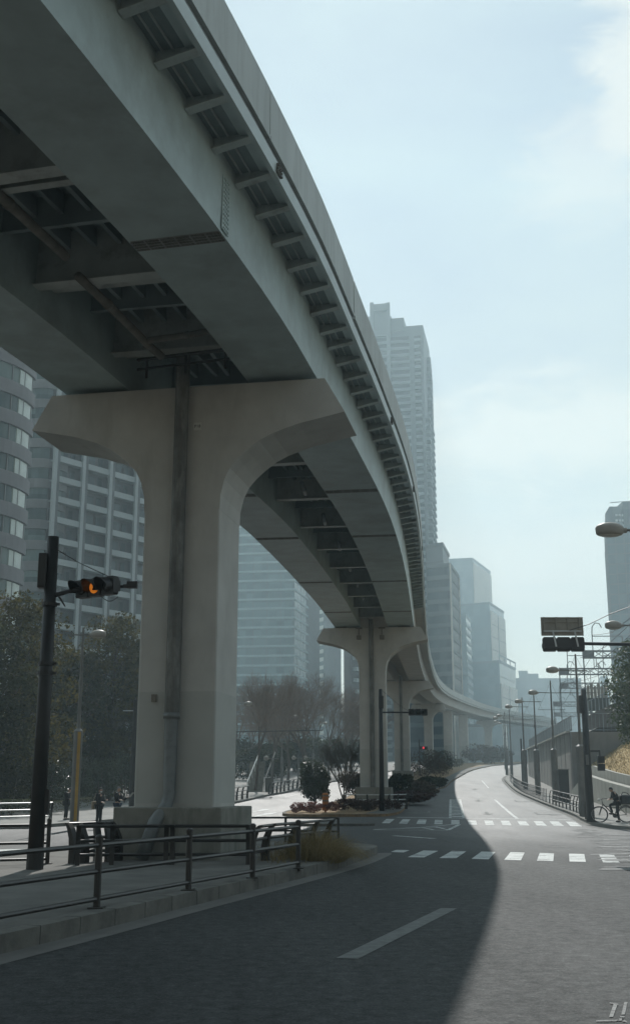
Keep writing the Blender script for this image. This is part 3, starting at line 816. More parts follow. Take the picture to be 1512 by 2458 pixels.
redl = emis('red_light', (1.0, .06, .08), 1.3)

def pole_body(t, base, top, r0, r1, mat=polem, name='pole'):
    m = MB(); m.tube([base, base.lerp(top, .45), top], [r0, (r0 + r1) / 2, r1], 12)
    return m.build(name, mat, t, True, smooth=True)
# left signal pole
pb = G(84, 2087, ISL); ptop = Vector((pb.x, pb.y, AT(105, 1289, pb.y).z))
t = thing('signal_pole', 'tall black signal pole in front of the left trees, amber light lit on its arm', 'traffic signal', pb)
pole_body(t, pb, ptop, .165, .125)
m = MB(); m.lathe([(.175, 0), (.175, .35), (.165, .4)], 12, pb + Vector((0, 0, 0))); m.build('pole_base', polem, t, True); m = MB(); m.box(pb + Vector((.17, 0, 1.3)), (.1, .14, .5)); m.build('access_box', polem, t, True)
for z in (ptop.z - 1.5, ptop.z - 2.75, ptop.z - 2.95): m = MB(); m.lathe([(.165, 0), (.165, .08)], 12, (pb.x, pb.y, z)); m.box((pb.x + .17, pb.y, z + .04), (.1, .05, .05)); m.build('pole_band', polem, t, True)
m = MB(); m.box((pb.x - .16, pb.y - .05, ptop.z - .75), (.18, .25, .75)); m.build('control_box', polem, t, True, bevel=.02)
armz = AT(110, 1432, pb.y).z
sg = AT(232, 1410, pb.y - .2)
m = MB(); m.tube([(pb.x, pb.y, armz), (sg.x - .45, sg.y + .12, sg.z - .02), (sg.x + .75, sg.y + .16, sg.z + .06)], [.05, .045, .035], 8)
m.tube([(pb.x, pb.y, ptop.z - .22), ((pb.x + sg.x) / 2 + .1, pb.y, (ptop.z - .2 + sg.z + .3) / 2 - .06), (sg.x + .35, sg.y + .1, sg.z + .2)], .009, 5)
m.build('signal_arm', polem, t, True)
visor_signal(t, sg, 1.12, amber, R(-34))
m = MB(); m.box(sg + Vector((.74, .1, .07)), (.22, .12, .14)); m.box(sg + Vector((.62, .1, .05)), (.14, .06, .06)); m.build('detector', polem, t, True)
m = MB()
m.tube([(pb.x + .18 + .16 * math.sin(a * .5), pb.y, armz - .22 * math.sin(a * PI / 6)) for a in range(7)], .012, 5)
m.tube([(sg.x + .1 + .07 * a, sg.y + .1, sg.z - .18 - .1 * math.sin(a * PI / 5)) for a in range(6)], .01, 5)
m.build('cable', polem, t, True)

# right signal seen from behind with a sign panel above, pole outside the frame
Y = 34.5
sc_ = AT(1351, 1547, Y); t = thing('signal_pole', 'signal head seen from behind on a long arm from the right, sign panel above', 'traffic signal', (11.6, Y + .6, .15))
pole_body(t, Vector((11.6, Y + .6, .15)), Vector((11.6, Y + .6, 7.9)), .16, .12)
m = MB(); m.tube([(11.6, Y + .6, sc_.z + .05), (sc_.x + .62, Y + .1, sc_.z + .04), (sc_.x - .3, Y + .1, sc_.z + .02)], [.06, .05, .04], 8); m.build('signal_arm', polem, t, True)
visor_signal(t, Vector((sc_.x, Y + .0, sc_.z)), 1.27, None, PI)
sp = AT(1348, 1504, Y - .08)
sg_t = MB()
sg_t.box(sp, (1.28, .03, .56)); pan = sg_t.build('sign_panel', sign_back, t, True)
m = MB()
for z in (-.27, .27, .13, -.15): m.box(sp + Vector((0, -.03, z)), (1.28, .03, .025))
for x in (-.55, -.18, .17, .52): m.box(sp + Vector((x, -.04, .04)), (.03, .03, .5))
m.build('sign_frame', sign_back, pan, True)
m = MB()
for x in (-.3, .36): m.bar(sp + Vector((x, -.06, -.12)), sp + Vector((x + .08, -.08, -.62)), .05, .02)
m.box(sp + Vector((0, -.055, -.145)), (1.15, .02, .045)); m.build('sign_bracket', white_metal, t, True)

# right dark pole with a pedestrian signal
b0 = G(1417, 1973, .15); tp = AT(1397, 1655, b0.y); top = Vector((b0.x, b0.y, tp.z))
t = thing('signal_pole', 'black pole at the right kerb with a small pedestrian signal, beside the cyclist', 'traffic signal', b0)
pole_body(t, b0, top, .22, .15)
m = MB(); m.box(top + Vector((-.16, -.05, -.75)), (.2, .3, .9)); m.build('control_box', polem, t, True, bevel=.02)
z1 = AT(1410, 1803, b0.y).z
m = MB(); m.bar((b0.x, b0.y, z1), (b0.x + .62, b0.y - .1, z1), .08); m.bar((b0.x + .6, b0.y - .1, z1 + .05), (b0.x + .62, b0.y - .1, z1 - .3), .07); m.build('bracket', polem, t, True)
m = MB()
for k in (0, 1):
    m.box((b0.x + .66, b0.y - .1, z1 - .42 - k * .38), (.34, .26, .36)); m.bar((b0.x + .46, b0.y - .28, z1 - .26 - k * .38), (b0.x + .86, b0.y - .28, z1 - .26 - k * .38), .24, .02)
m.build('pedestrian_signal', polem, t, True, bevel=.02)
m = MB(); m.box(b0 + Vector((-.05, -.2, 3.05)), (.12, .1, .5)); m.build('push_button_box', lampgrey, t, True)

# middle signal pole on the planted island
b0 = Vector((4.25, 74.5, zg(74.5) + .15)); top = Vector((4.25, 74.5, AT(910, 1654, 74.5).z))
t = thing('signal_pole', 'black signal pole on the planted island with its arm reaching right', 'traffic signal', b0)
pole_body(t, b0, top, .17, .12)
m = MB(); m.box(top + Vector((.02, -.05, -.85)), (.3, .3, .8)); m.build('control_box', polem, t, True)
az = AT(930, 1710, 74.5).z; cx_ = AT(1002, 1711, 74.5)
m = MB(); m.tube([(4.25, 74.5, az), (cx_.x - .5, 74.5, az), (cx_.x + .6, 74.5, az)], .05, 8); m.tube([top, (5.4, 74.5, az + .5), (6.0, 74.5, az + .1)], .01, 5); m.build('signal_arm', polem, t, True)
visor_signal(t, Vector((cx_.x, 74.3, az)), 1.25, None, 0)
# distant signal with a red light
p0 = G(1012, 1850, .15); p0 = Vector((p0.x - .3, 168, zg(168) + .15)); lp = AT(1016, 1795, 168)
p0.x = lp.x - .6
t = thing('signal_pole', 'tiny distant signal with a red light showing under the guideway', 'traffic signal', p0)
pole_body(t, p0, Vector((p0.x, 168, lp.z + 1.2)), .1, .08)
m = MB(); m.tube([(p0.x, 168, lp.z), (lp.x + .5, 168, lp.z)], .04, 6); m.box(lp + Vector((0, .2, 0)), (1.2, .2, .4)); m.build('signal_body', polem, t, True)
MB().ellipsoid(lp + Vector((.0, .05, 0)), (.15, .08, .15)).build('lens', redl, t, True)

# ------------------------------------------------------------------ street lamps
def street_lamp(label, base, arm_h, side, arm=1.4, head=.74, sleeve=2.9, group='lamps along the right pavement', bars=True, sleeve_r=.17, strip=False, top=.95):
    """side -1: the arm reaches toward -X"""
    t = thing('street_lamp', label, 'street lamp', base, 0, group)
    m = MB(); m.tube([(0, 0, 0), (0, 0, sleeve * 1.0)], sleeve_r, 12); m.tube([(0, 0, sleeve), (0, 0, sleeve + .12)], [sleeve_r, .1], 12); m.build('pole_sleeve', lampgrey, t)
    m = MB(); m.tube([(0, 0, sleeve), (0, 0, arm_h - 2), (0, 0, arm_h + top)], [.09, .075, .05], 8); m.tube([(0, 0, arm_h - 2.4), (0, 0, arm_h - 2.1)], .1, 8); m.build('pole', lampgrey, t)
    a = side * arm
    m = MB(); m.tube([(-side * .65, 0, arm_h), (0, 0, arm_h), (a - side * .3, 0, arm_h + .03)], .035, 6); m.build('arm', lampgrey, t)
    hz = arm_h + .04; hl = head / 2
    m = MB(); m.lathe([(.0 + hl * .84, -.15), (hl * .97, -.1), (hl, .04), (hl * .88, .11), (hl * .55, .17), (hl * .12, .2)], 18, (a, 0, hz), Matrix.Diagonal((1, .62, 1)))
    m.box((a - side * hl * .98, 0, hz - .02), (.16, .12, .12))
    h = m.build('lamp_head', lamphead, t, smooth=True)
    m = MB(); m.lathe([(hl * .8, -.02), (hl * .6, -.05), (hl * .2, -.07)], 16, (a, 0, hz - .13), Matrix.Diagonal((1, .62, 1))); m.build('lamp_glass', lens_m, h, smooth=True)
    if bars:
        m = MB(); zb_ = arm_h - 1.3
        m.tube([(-1.05, 0, zb_), (1.05, 0, zb_)], .022, 6)
        for x in (-1.05, 1.05):
            m.tube([(0, 0, arm_h + top - .06), (x * .5, 0, (arm_h + top + zb_) / 2 - .1), (x, 0, zb_)], .008, 4)
        m.build('banner_bar', lampgrey, t)
    if strip:
        m = MB(); m.box((.09, -sleeve_r - .002, sleeve / 2 + .1), (.13, .05, sleeve - .3)); m.build('yellow_strip', yellow, t)
    return t
rb = [(1401, 1960, 'lamp post with a tapered grey sleeve, nearest of the row along the right fence'), (1334, 1925, 'second lamp post of the row, standing just left of the black box'),
      (1291, 1908, 'third lamp post of the row beside the sunlit retaining wall'), (1261, 1896, 'fourth lamp post of the row, at the far end of the tall wall face'),
      (1228, 1869, 'fifth lamp post, where the right fence bends out of sight'), (1216, 1860, 'sixth lamp post, close left of the fifth at the road bend')]
for i, (px, py, lb) in enumerate(rb):
    g_ = G(px, py, .15)
    street_lamp(lb, g_, 8.25, -1, sleeve=3.9 if i < 4 else 3.4, bars=True, sleeve_r=.26 if i < 4 else .2)
for px, Yb, lb in ((1213, 205, 'tiny seventh lamp of the row, head against the guideway'), (1221, 232, 'farthest tiny lamp of the row')):
    q = AT(px, 1860, Yb); street_lamp(lb, Vector((q.x, Yb, zg(Yb))), 8.25, -1, bars=False)
hp = AT(1462, 1275, 29.4)
street_lamp('largest lamp head entering from the right edge, its pole out of frame', Vector((10.35, 29.4, .15)), hp.z - .15, -1, arm=10.35 - hp.x, head=.76)
hp = AT(1479, 1498, 49)
street_lamp('lamp head at the right edge above the sign panel, pole out of frame', Vector((15.0, 49.6, .15)), hp.z - .15, -1, arm=15.0 - hp.x, head=.74)
q = AT(178, 1985, 53.2); hq = AT(237, 1524, 53.2)
street_lamp('grey lamp post with a yellow striped sleeve at the left plaza kerb', Vector((q.x, 53.2, .15)), hq.z - .15, 1, arm=hq.x - q.x, sleeve=4.25, sleeve_r=.21, group='lamps along the left street', bars=False, strip=True, top=.35)
for hx, hy, Yb, arm, lb in ((596, 1690, 108, 1.5, 'left street lamp close beside the nearest pier, lit head on a left hand pole'), (709, 1721, 140, 1.6, 'left street lamp with its sunlit head before the bare trees'),
                            (781, 1737, 180, 1.9, 'left street lamp third along, head just above the round bush'), (837, 1747, 210, 1.6, 'left street lamp farthest along, just left of the second pier')):
    h_ = AT(hx, hy, Yb); street_lamp(lb, Vector((h_.x - arm, Yb, zg(Yb) + .15)), h_.z - zg(Yb) - .15, 1, arm=arm, group='lamps along the left street', bars=hx > 700)
for hx, hy, Yb, lb in ((639, 1821, 104, 'short plaza lamp by the stairs with a white cap'), (705, 1820, 128, 'short plaza lamp with a white cap, left one of a pair'), (733, 1819, 133, 'short plaza lamp with a white cap, right one of a pair')):
    h_ = AT(hx, hy, Yb); street_lamp(lb, Vector((h_.x + .5, Yb, zg(Yb) + .15)), h_.z - zg(Yb) - .15, -1, arm=.5, head=.45, sleeve=1., sleeve_r=.08, group='short plaza lamps', bars=False, top=.05)
# dark post with a crossbar left of the pier, long signal arm over the left street
q = AT(316, 1971, 65); a_ = AT(316, 1706, 65)
t = thing('dark_post', 'slim dark post with a short crossbar at the left edge of the nearest pier', 'post', (q.x, 65, zg(65) + .15))
m = MB(); m.tube([(q.x, 65, .15), (q.x, 65, a_.z + .6)], [.2, .12], 10); m.build('pole', polem, t, True)
m = MB(); m.tube([(q.x - .7, 65, a_.z), (q.x + .6, 65, a_.z)], .03, 6); m.tube([(q.x - .25, 65, a_.z - 5), (q.x + .3, 65, a_.z - 5)], .03, 6); m.build('crossbar', white_metal, t, True)
Yb = 96; p1 = AT(560, 1757, Yb); p2 = AT(774, 1753, Yb)
t = thing('overhead_gantry', 'long slender steel arm reaching right over the left street from behind the pier', 'signal arm', (p1.x - .8, Yb, zg(Yb)))
m = MB(); m.tube([(p1.x - .8, Yb, zg(Yb)), (p1.x - .8, Yb, p1.z + 1)], [.16, .1], 10); m.build('pole', lampgrey, t, True)
m = MB(); m.tube([(p1.x - .8, Yb, p1.z), p2], [.045, .035], 8); m.lathe([(.05, 0), (.05, .25)], 8, p1.lerp(p2, .82)); m.build('arm', M('dull_steel', (.10, .10, .098), .95, .2, 2., spec=.1), t, True)

# ------------------------------------------------------------------ planting
def leaves(mb, c, r, n, size, rg, flat=.75, up=.3, hollow=.45, narrow=.45):
    """leaf-sized faces scattered through an uneven clump"""
    c = Vector(c); rx, ry, rz = r
    for _ in range(n):
        while True:
            v = Vector((rg.uniform(-1, 1), rg.uniform(-1, 1), rg.uniform(-1, 1)))
            if hollow < v.length < 1: break
        p = c + Vector((v.x * rx, v.y * ry, v.z * rz))
        nn = (v.normalized() * .6 + Vector((rg.gauss(0, .6), rg.gauss(0, .6), rg.gauss(0, .6) + up))).normalized()
        a = nn.orthogonal().normalized(); a = Matrix.Rotation(rg.uniform(0, 2 * PI), 3, nn) @ a; b_ = nn.cross(a)
        s = size * rg.uniform(.6, 1.4)
        mb.add([p - a * s, p + b_ * s * narrow, p + a * s, p - b_ * s * narrow], [(0, 1, 2, 3)])
def tree(name, label, base, height, rad, n, mat, seed, trunk=.2, size=.16, group=None, clumps=26, low=.22, cat='tree', leanx=0):
    rg = random.Random(seed); t = thing(name, label, cat, base, 0, group)
    m = MB(); m.tube([(0, 0, -.2), (rg.uniform(-.2, .2), 0, height * .3), (leanx * .6, rg.uniform(-.3, .3), height * .62), (leanx, 0, height * .88)], [trunk, trunk * .8, trunk * .45, trunk * .1], 8)
    lv = MB(); K_ = []
    for i in range(clumps):
        z = low + (1 - low) * ((i + rg.random()) / clumps)
        prof = math.sin(PI * min(1, (z - low) / (1 - low) * .82 + .16)) ** .6
        an = i * 2.4 + rg.uniform(-.5, .5); rr = rad * prof * rg.uniform(.35, .85)
        c = Vector((math.cos(an) * rr + leanx * z, math.sin(an) * rr, height * (z - .06)))
        K_.append(c); cr = rad * rg.uniform(.28, .5)
        leaves(lv, c, (cr, cr, cr * rg.uniform(.6, .9)), n // clumps, size, rg)
        s0 = height * max(.12, z - .25)
        m.tube([(leanx * z * .5, 0, s0), tuple(c * .55 + Vector((0, 0, s0)) * .45), tuple(c)], [trunk * .3, trunk * .18, .02], 5)
    m.build('trunk', bark, t, smooth=True); lv.build('crown', mat, t)
    return t
def bare_tree(name, label, base, height, seed, spread=.5, depth=6, rad=.16, group=None, mat=twig, kids=3, minr=.009, cat='tree', stems=1, fork=.3, ratio=.72):
    rg = random.Random(seed); t = thing(name, label, cat, base, 0, group)
    tr, br = MB(), MB()
    def grow(p, d, L, r, k):
        n = 3; pts = [p]; q = p; dd = d
        for i in range(n):
            dd = (dd + Vector((rg.gauss(0, .1), rg.gauss(0, .1), rg.gauss(.03, .08)))).normalized(); q = q + dd * L / n; pts.append(q)
        (tr if k >= depth - 1 else br).tube(pts, [r + (r * .62 - r) * i / n for i in range(n + 1)], 6 if k > depth - 2 else (4 if k > 2 else 3), cap=False)
        if k == 0: return
        for j in range(kids if k < depth else kids + 1):
            an = rg.uniform(0, 2 * PI); sp_ = rg.uniform(spread * .5, spread * 1.25)
            a = dd.orthogonal().normalized(); a = Matrix.Rotation(an, 3, dd) @ a
            nd = (dd * math.cos(sp_) + a * math.sin(sp_)).normalized()
            st_ = pts[-1] if j == 0 else pts[rg.choice((1, 2, 3)) if k < depth else 3]
            grow(st_, nd if j else (dd + a * .15).normalized(), L * rg.uniform(ratio - .1, ratio + .08), max(minr, r * rg.uniform(.48, .62)), k - 1)
    for s in range(stems):
        a = 2 * PI * s / stems + rg.random(); l = .25 if stems > 1 else .05
        grow(Vector((0, 0, -.2)), Vector((math.cos(a) * l, math.sin(a) * l, 1)).normalized(), height * fork, rad, depth)
    tr.build('trunk', bark, t, smooth=True); br.build('crown', mat, t)
    return t
def shrub(name, label, base, r, n, mat, seed, size=.06, cat='shrub', group=None, lumps=9, stems=True, hollow=.5):
    rg = random.Random(seed); t = thing(name, label, cat, base, 0, group); lv = MB()
    rx, ry, rz = r
    leaves(lv, (0, 0, rz * .98), (rx * .8, ry * .8, rz * .85), n // 3, size, rg, hollow=hollow)
    for i in range(lumps):
        an = rg.uniform(0, 2 * PI); z = rg.uniform(.35, 1.55)
        w = math.sqrt(max(.1, 1 - (z - .95) ** 2 * .9))
        leaves(lv, (math.cos(an) * rx * .62 * w, math.sin(an) * ry * .62 * w, z * rz), (rx * .42, ry * .42, rz * .36), n * 2 // 3 // lumps, size, rg, hollow=hollow)
    lv.build('foliage', mat, t)
    if stems:
        m = MB()
        for i in range(5):
            a = rg.uniform(0, 2 * PI); m.tube([(0, 0, -.05), (math.cos(a) * rx * .3, math.sin(a) * ry * .3, rz * .7), (math.cos(a) * rx * .5, math.sin(a) * ry * .5, rz * 1.3)], [.04, .03, .012], 5)
        m.build('stem', bark, t)
    return t
def gp(px, Yb, h=.15): q = AT(px, 1900, Yb); return Vector((q.x, Yb, zg(Yb) + h))
# evergreens of the plaza wood, left
tr_ = [('dense evergreen tree filling the left edge behind the black signal pole', 18, 76, 14.2, 4.3, 15000, leaf_olive, 1), ('broad dark evergreen with a yellowish top beside the nearest pier', 262, 94, 15.2, 4.0, 15000, leaf_olive, 2),
       ('dark evergreen standing close behind the yellow striped lamp post', 170, 92, 11.8, 3.7, 13000, leaf_dark, 3), ('tall shaded evergreen half hidden by the left side of the nearest pier', 318, 98, 13.2, 3.9, 13000, leaf_dark, 4),
       ('shaded evergreen between the black signal pole and the lamp post', 95, 92, 12.2, 4.2, 13000, leaf_dark, 5), ('dark evergreen far left, low crown over the clipped hedge', -60, 70, 11.5, 4., 12000, leaf_dark, 6)]
for lb, px, Yb, h_, r_, n_, mt, sd in tr_: tree('evergreen_tree', lb, gp(px, Yb), h_, r_, n_, mt, sd, .25, .15, 'evergreens in the plaza wood', 40, .1)
for lb, px, Yb, rr, n_, sd in (('glossy leaved bush directly behind the black signal pole', 120, 76, (1.75, 1.2, 1.8), 3600, 11), ('glossy leaved bush left of the two standing people', 185, 81, (1.4, 1.2, 1.95), 3200, 12), ('glossy rounded bush above the two standing people', 243, 84, (1.45, 1.2, 1.85), 3200, 13), ('dark glossy bush beside the nearest pier, behind the people', 300, 88, (1.7, 1.4, 2.1), 2600, 14), ('wide dark bush at the left edge under the trees', 30, 69, (2.2, 1.4, 1.6), 4200, 15)):
    shrub('glossy_bush', lb, gp(px, Yb), rr, n_, leaf_gloss if sd != 15 else leaf_dark, sd, .085, 'bush', 'bushes along the plaza wood')
for lb, px0, px1, Yb, hh, sd in (('low clipped hedge at the far left of the plaza', -30, 85, 64, .95, 21), ('low clipped hedge behind the plaza fence', 95, 176, 70, .75, 22), ('low clipped hedge behind the standing people', 182, 222, 76, .75, 23)):
    a_, b_ = gp(px0, Yb), gp(px1, Yb); t = thing('hedge', lb, 'hedge', (a_ + b_) / 2, 0, 'low hedges of the plaza'); lv = MB(); rg = random.Random(sd); L = (b_ - a_).length / 2
    for i in range(int(L * 900)):
        p_ = Vector((rg.uniform(-L, L), rg.uniform(-.9, .9), hh * rg.uniform(.05, 1) ** .5 + .1 * math.sin(rg.uniform(-L, L))))
        if rg.random() < .5: p_.z = hh + rg.uniform(-.08, .06)
        nn = Vector((rg.gauss(0, .6), rg.gauss(-.4, .6), 1)).normalized(); a2 = nn.orthogonal().normalized(); a2 = Matrix.Rotation(rg.uniform(0, 6.3), 3, nn) @ a2; b2 = nn.cross(a2); s = rg.uniform(.03, .06)
        lv.add([p_ - a2 * s, p_ + b2 * s * .6, p_ + a2 * s, p_ - b2 * s * .6], [(0, 1, 2, 3)])
    lv.build('foliage', leaf_hedge, t)
# bare trees
bt0 = bare_tree('bare_tree', 'bare winter tree with a tall thin leader close right of the nearest pier', gp(612, 112), 13.0, 31, .42, 6, .15, 'bare winter trees', twig, 3)
bt1 = bare_tree('bare_tree', 'bare winter tree rising behind the round bush, dense brown twigs', gp(735, 150), 17.5, 32, .6, 7, .22, 'bare winter trees', twig, 3, .0125, fork=.24, ratio=.76)
bt2 = bare_tree('bare_tree', 'bare winter tree left of the black signal pole arm, twigs over the tower base', gp(120, 98), 14.5, 33, .46, 6, .15, 'bare winter trees', twig, 3, .011)
sp_ = [(bt1, 668, 158, 1.02, 1.2, 'bare winter tree fourth along the left street, behind a sunlit lamp head'), (bt1, 790, 165, .98, 2.6, 'bare winter tree just left of the second pier, rounded brown crown'), (bt1, 640, 175, 1.1, 4., 'bare winter tree in the back row behind the plaza stairs'),
       (bt1, 705, 185, 1.15, 5.1, 'bare winter tree in the back row below the office tower'), (bt1, 765, 195, 1.15, .6, 'bare winter tree in the back row below the pale striped tower'), (bt1, 600, 165, .95, 3.3, 'bare winter tree in the back row touching the right side of the nearest pier'),
       (bt2, 190, 104, 1.0, 2., 'bare winter tree behind the yellow striped lamp post'), (bt2, 290, 108, 1.0, 4., 'bare winter tree against the balcony block left of the nearest pier'), (bt2, 60, 104, 1.05, 5.2, 'bare winter tree behind the top of the black signal pole'), (bt2, 240, 112, 1.02, 1., 'bare winter tree in front of the balcony block, over the evergreens'),
       (bt2, 730, 128, .85, 3., 'bare winter tree with a leaning trunk right behind the round bush'), (bt2, 655, 130, .9, .3, 'bare winter tree standing behind the short plaza lamp'), (bt1, 845, 185, 1.0, 2.3, 'bare winter tree touching the left edge of the second pier'), (bt1, 690, 138, .9, 5.6, 'bare winter tree nearest the left street lamp, its crown below the sunlit head'), (bt1, 575, 180, 1.1, 1.3, 'bare winter tree hugging the right side of the nearest pier, back row'), (bt1, 830, 205, .85, 1.9, 'low bare winter tree below the dark apartment block')]
for src, px, Yb, s_, rz_, lb in sp_: dup(src, gp(px, Yb), rz_, lb, 'bare winter trees', s_)
th0 = shrub('thicket', 'dark evergreen thicket behind the plaza stairs', gp(618, 150), (4.2, 3, 2.3), 3200, leaf_dark, 44, .2, 'bush', 'thickets behind the bare trees', 10)
for px, Yb, s_, lb in ((575, 170, 1.2, 'dark evergreen thicket just right of the nearest pier, back row'), (655, 165, 1.1, 'dark evergreen thicket behind the short plaza lamps'), (690, 178, 1.2, 'dark evergreen thicket below the sunlit lamp head'), (728, 190, 1.25, 'dark evergreen thicket behind the round bush top'), (768, 200, 1.2, 'dark evergreen thicket left of the small many stemmed tree'), (805, 215, 1.2, 'dark evergreen thicket behind the small many stemmed tree'), (845, 222, 1.2, 'dark evergreen thicket at the left edge of the second pier')):
    dup(th0, gp(px, Yb), Yb, lb, None, (s_, s_, s_ * 1.1))
bare_tree('small_bare_tree', 'small many stemmed bare tree beside the second pier', gp(826, 92), 5.6, 41, .38, 5, .07, None, M('dark_twig', (.075, .065, .05), .9, .3, 3.), 3, .011, 'tree', 4, .3, .74)
# planted island
q = G(755, 1937, .15); shrub('round_bush', 'tall round glossy bush on the planted island tip', q + Vector((0, 2.6, .0)), (1.15, 1.1, 1.78), 7500, leaf_gloss, 51, .085, 'bush', None, 14)
rg = random.Random(5)
for i, (px, lb) in enumerate(((712, 'small red leaved shrub at the left end of the flower bed'), (735, 'small red leaved shrub below the round bush'), (757, 'small red leaved shrub left of the orange marker'), (800, 'small red leaved shrub just right of the orange marker'))):
    shrub('red_shrub', lb, gp(px, 72.0 + .5 * (i % 2)) , (.55, .5, .36), 700, leaf_red, 60 + i, .06, 'shrub', 'red leaved shrubs', 6, False)
for i, (px, lb) in enumerate(((832, 'dark maroon shrub below the bright rails'), (862, 'dark maroon shrub in front of the second pier foot'), (893, 'dark maroon shrub left of the island signal pole'), (935, 'dark maroon shrub right of the island signal pole'))):
    shrub('maroon_shrub', lb, gp(px, 74.6), (.85, .6, .42), 1100, leaf_maroon, 70 + i, .06, 'shrub', 'maroon shrubs', 7, False)
for i, (px, Yb, rr, mt, lb) in enumerate(((958, 93, (1.25, 1.2, 1.15), leaf_dark, 'large dark bush right of the second pier'), (1005, 104, (1.9, 1.6, .72), leaf_brown, 'brown mottled bush between the second and third piers'), (1035, 118, (2.0, 1.8, .75), leaf_dark, 'low dark bush under the guideway near the road bend'), (992, 88, (1.7, 1.4, .48), leaf_maroon, 'low purple brown bush along the island verge'),
                                         (860, 96, (1.8, 1.5, 1.2), leaf_brown, 'brown yellow shrub behind the second pier'), (1020, 150, (4, 3, 2.2), leaf_brown, 'brown thicket beneath the far piers'), (1055, 180, (4, 3, 2.), leaf_dark, 'dark thicket left of the pale far pier'))):
    shrub('island_bush', lb, gp(px, Yb), rr, 3800, mt, 80 + i, .11, 'bush', 'bushes beneath the guideway', 10)
for i, (px, Yb, r_, lb) in enumerate(((1140, 255, 3.2, 'reddish bare shrub under the far deck, left one'), (1165, 250, 3.0, 'reddish bare shrub under the far deck, middle one'), (1188, 245, 2.6, 'reddish bare shrub by the far bend of the road'), (1205, 262, 3.0, 'dark bush at the vanishing end of the road'))):
    shrub('far_shrub', lb, gp(px, Yb), (r_, r_ * .8, r_ * .75), 1500, leaf_brown if i < 3 else leaf_dark, 95 + i, .2, 'shrub', 'shrubs at the far bend', 7)
# dry ornamental grass at the island tip
q = G(775, 2072, .15); t = thing('grass_clump', 'drooping clump of dry ornamental grass at the tip of the near island', 'grass', q + Vector((-.1, 1.0, 0))); lv = MB(); rg = random.Random(9)
for i in range(2600):
    an = rg.uniform(0, 2 * PI); rr = rg.random() ** .6; x, y = math.cos(an) * rr * .62, math.sin(an) * rr * 1.5
    L = rg.uniform(.75, 1.3) * (1 - .25 * rr); lean = Vector((math.cos(an) * .45 * rr + rg.gauss(.12, .22), math.sin(an) * .35 * rr + rg.gauss(0, .2), 1)).normalized()
    sd = Vector((rg.gauss(0, 1), rg.gauss(0, 1), 0)).normalized() * .007; p_ = Vector((x, y, 0)); pts = []
    for k in range(5):
        pts.append(p_.copy()); lean = (lean + Vector((lean.x * .33, lean.y * .33, -.25 * (k + 1) * rg.uniform(.35, 1)))).normalized(); p_ = p_ + lean * L / 4
    vs = [];
    for k, pp in enumerate(pts): w = 1 - k * .22; vs += [pp - sd * w, pp + sd * w]
    lv.add(vs, [(2 * k, 2 * k + 1, 2 * k + 3, 2 * k + 2) for k in range(4)])
lv.build('blades', leaf_straw, t)
rg = random.Random(19)
tg = thing('dry_plant', 'thin dry weeds growing inside the railing beside the nearest pier', 'plant', (r0.x + .7, r0.y + 1.6, .15)); lv = MB()
for i in range(240):
    x, y = rg.gauss(0, .3), rg.gauss(0, 1.0); h_ = rg.uniform(.1, .45); sd = Vector((rg.gauss(0, 1), rg.gauss(0, 1), 0)).normalized() * .005
    p_ = Vector((x, y, 0)); q_ = p_ + Vector((rg.gauss(0, .12), rg.gauss(0, .12), h_)); lv.add([p_ - sd, p_ + sd, q_ + sd, q_ - sd], [(0, 1, 2, 3)])
lv.build('blades', leaf_straw, tg)
# orange marker and low kerb islands before the planted island
q = G(781, 1956, .0); t = thing('orange_marker', 'orange round headed marker post before the planted island', 'road marker', q)
m = MB(); m.tube([(0, 0, 0), (0, 0, .25)], .06, 8); m.tube([(0, 0, .25), (0, 0, .3), (0, 0, 1.25), (0, 0, 1.32)], [.16, .2, .2, .12], 12); m.build('marker_post', orange_m, t)
m = MB()
for z in (.5, .8, 1.1): m.lathe([(.205, 0), (.205, .09)], 12, (0, 0, z))
m.build('reflective_band', bolt_m, t)
a_, b_ = G(690, 1973), G(915, 1972); t = MB(); t.prism([(a_.x + .3, a_.y - 5.5), (b_.x - 1, b_.y - 5.5), (b_.x - .6, b_.y - 5.0), (a_.x + .2, a_.y - 5)], 0, .16)
tag(t.build('low_kerb', kerb_m), kind='structure')
# ------------------------------------------------------------------ right side: walls, slope, railway
W0, W1, W2, W3 = Vector((22.4, 102)), Vector((30.7, 168)), Vector((47, 240)), Vector((90, 330))
def wallprism(mb, line, thick, tops, base=-.3):
    n = len(line); vs = []
    for i, p in enumerate(line):
        a = line[max(i - 1, 0)]; b_ = line[min(i + 1, n - 1)]; d = (Vector(b_) - Vector(a)).normalized(); nn = Vector((d.y, -d.x)) * thick
        z0 = zg(p[1]) + base
        for q in (Vector(p), Vector(p) + nn):
            vs += [(q.x, q.y, z0), (q.x, q.y, tops[i])]
    fs = []
    for i in range(n - 1):
        k = i * 4; fs += [(k, k + 1, k + 5, k + 4), (k + 1, k + 3, k + 7, k + 5), (k + 3, k + 2, k + 6, k + 7)]
    k = (n - 1) * 4; fs += [(0, 1, 3, 2), (k, k + 2, k + 3, k + 1)]
    mb.add(vs, fs); return mb
t = thing('retaining_wall', 'tall grey concrete retaining wall beside the right pavement, sunlit along its face', 'wall', (W0.x, W0.y, zg(102)))
wallprism(MB(), [(22.4, 102.05), (24.7, 120), (27.0, 138), (30.7, 168), (36, 195), (47, 240), (90, 330)], .8, [6.7, 6.9, 7.15, 7.4, 8.2, 9.5, 13]).build('wall_face', wall_m, t, True)
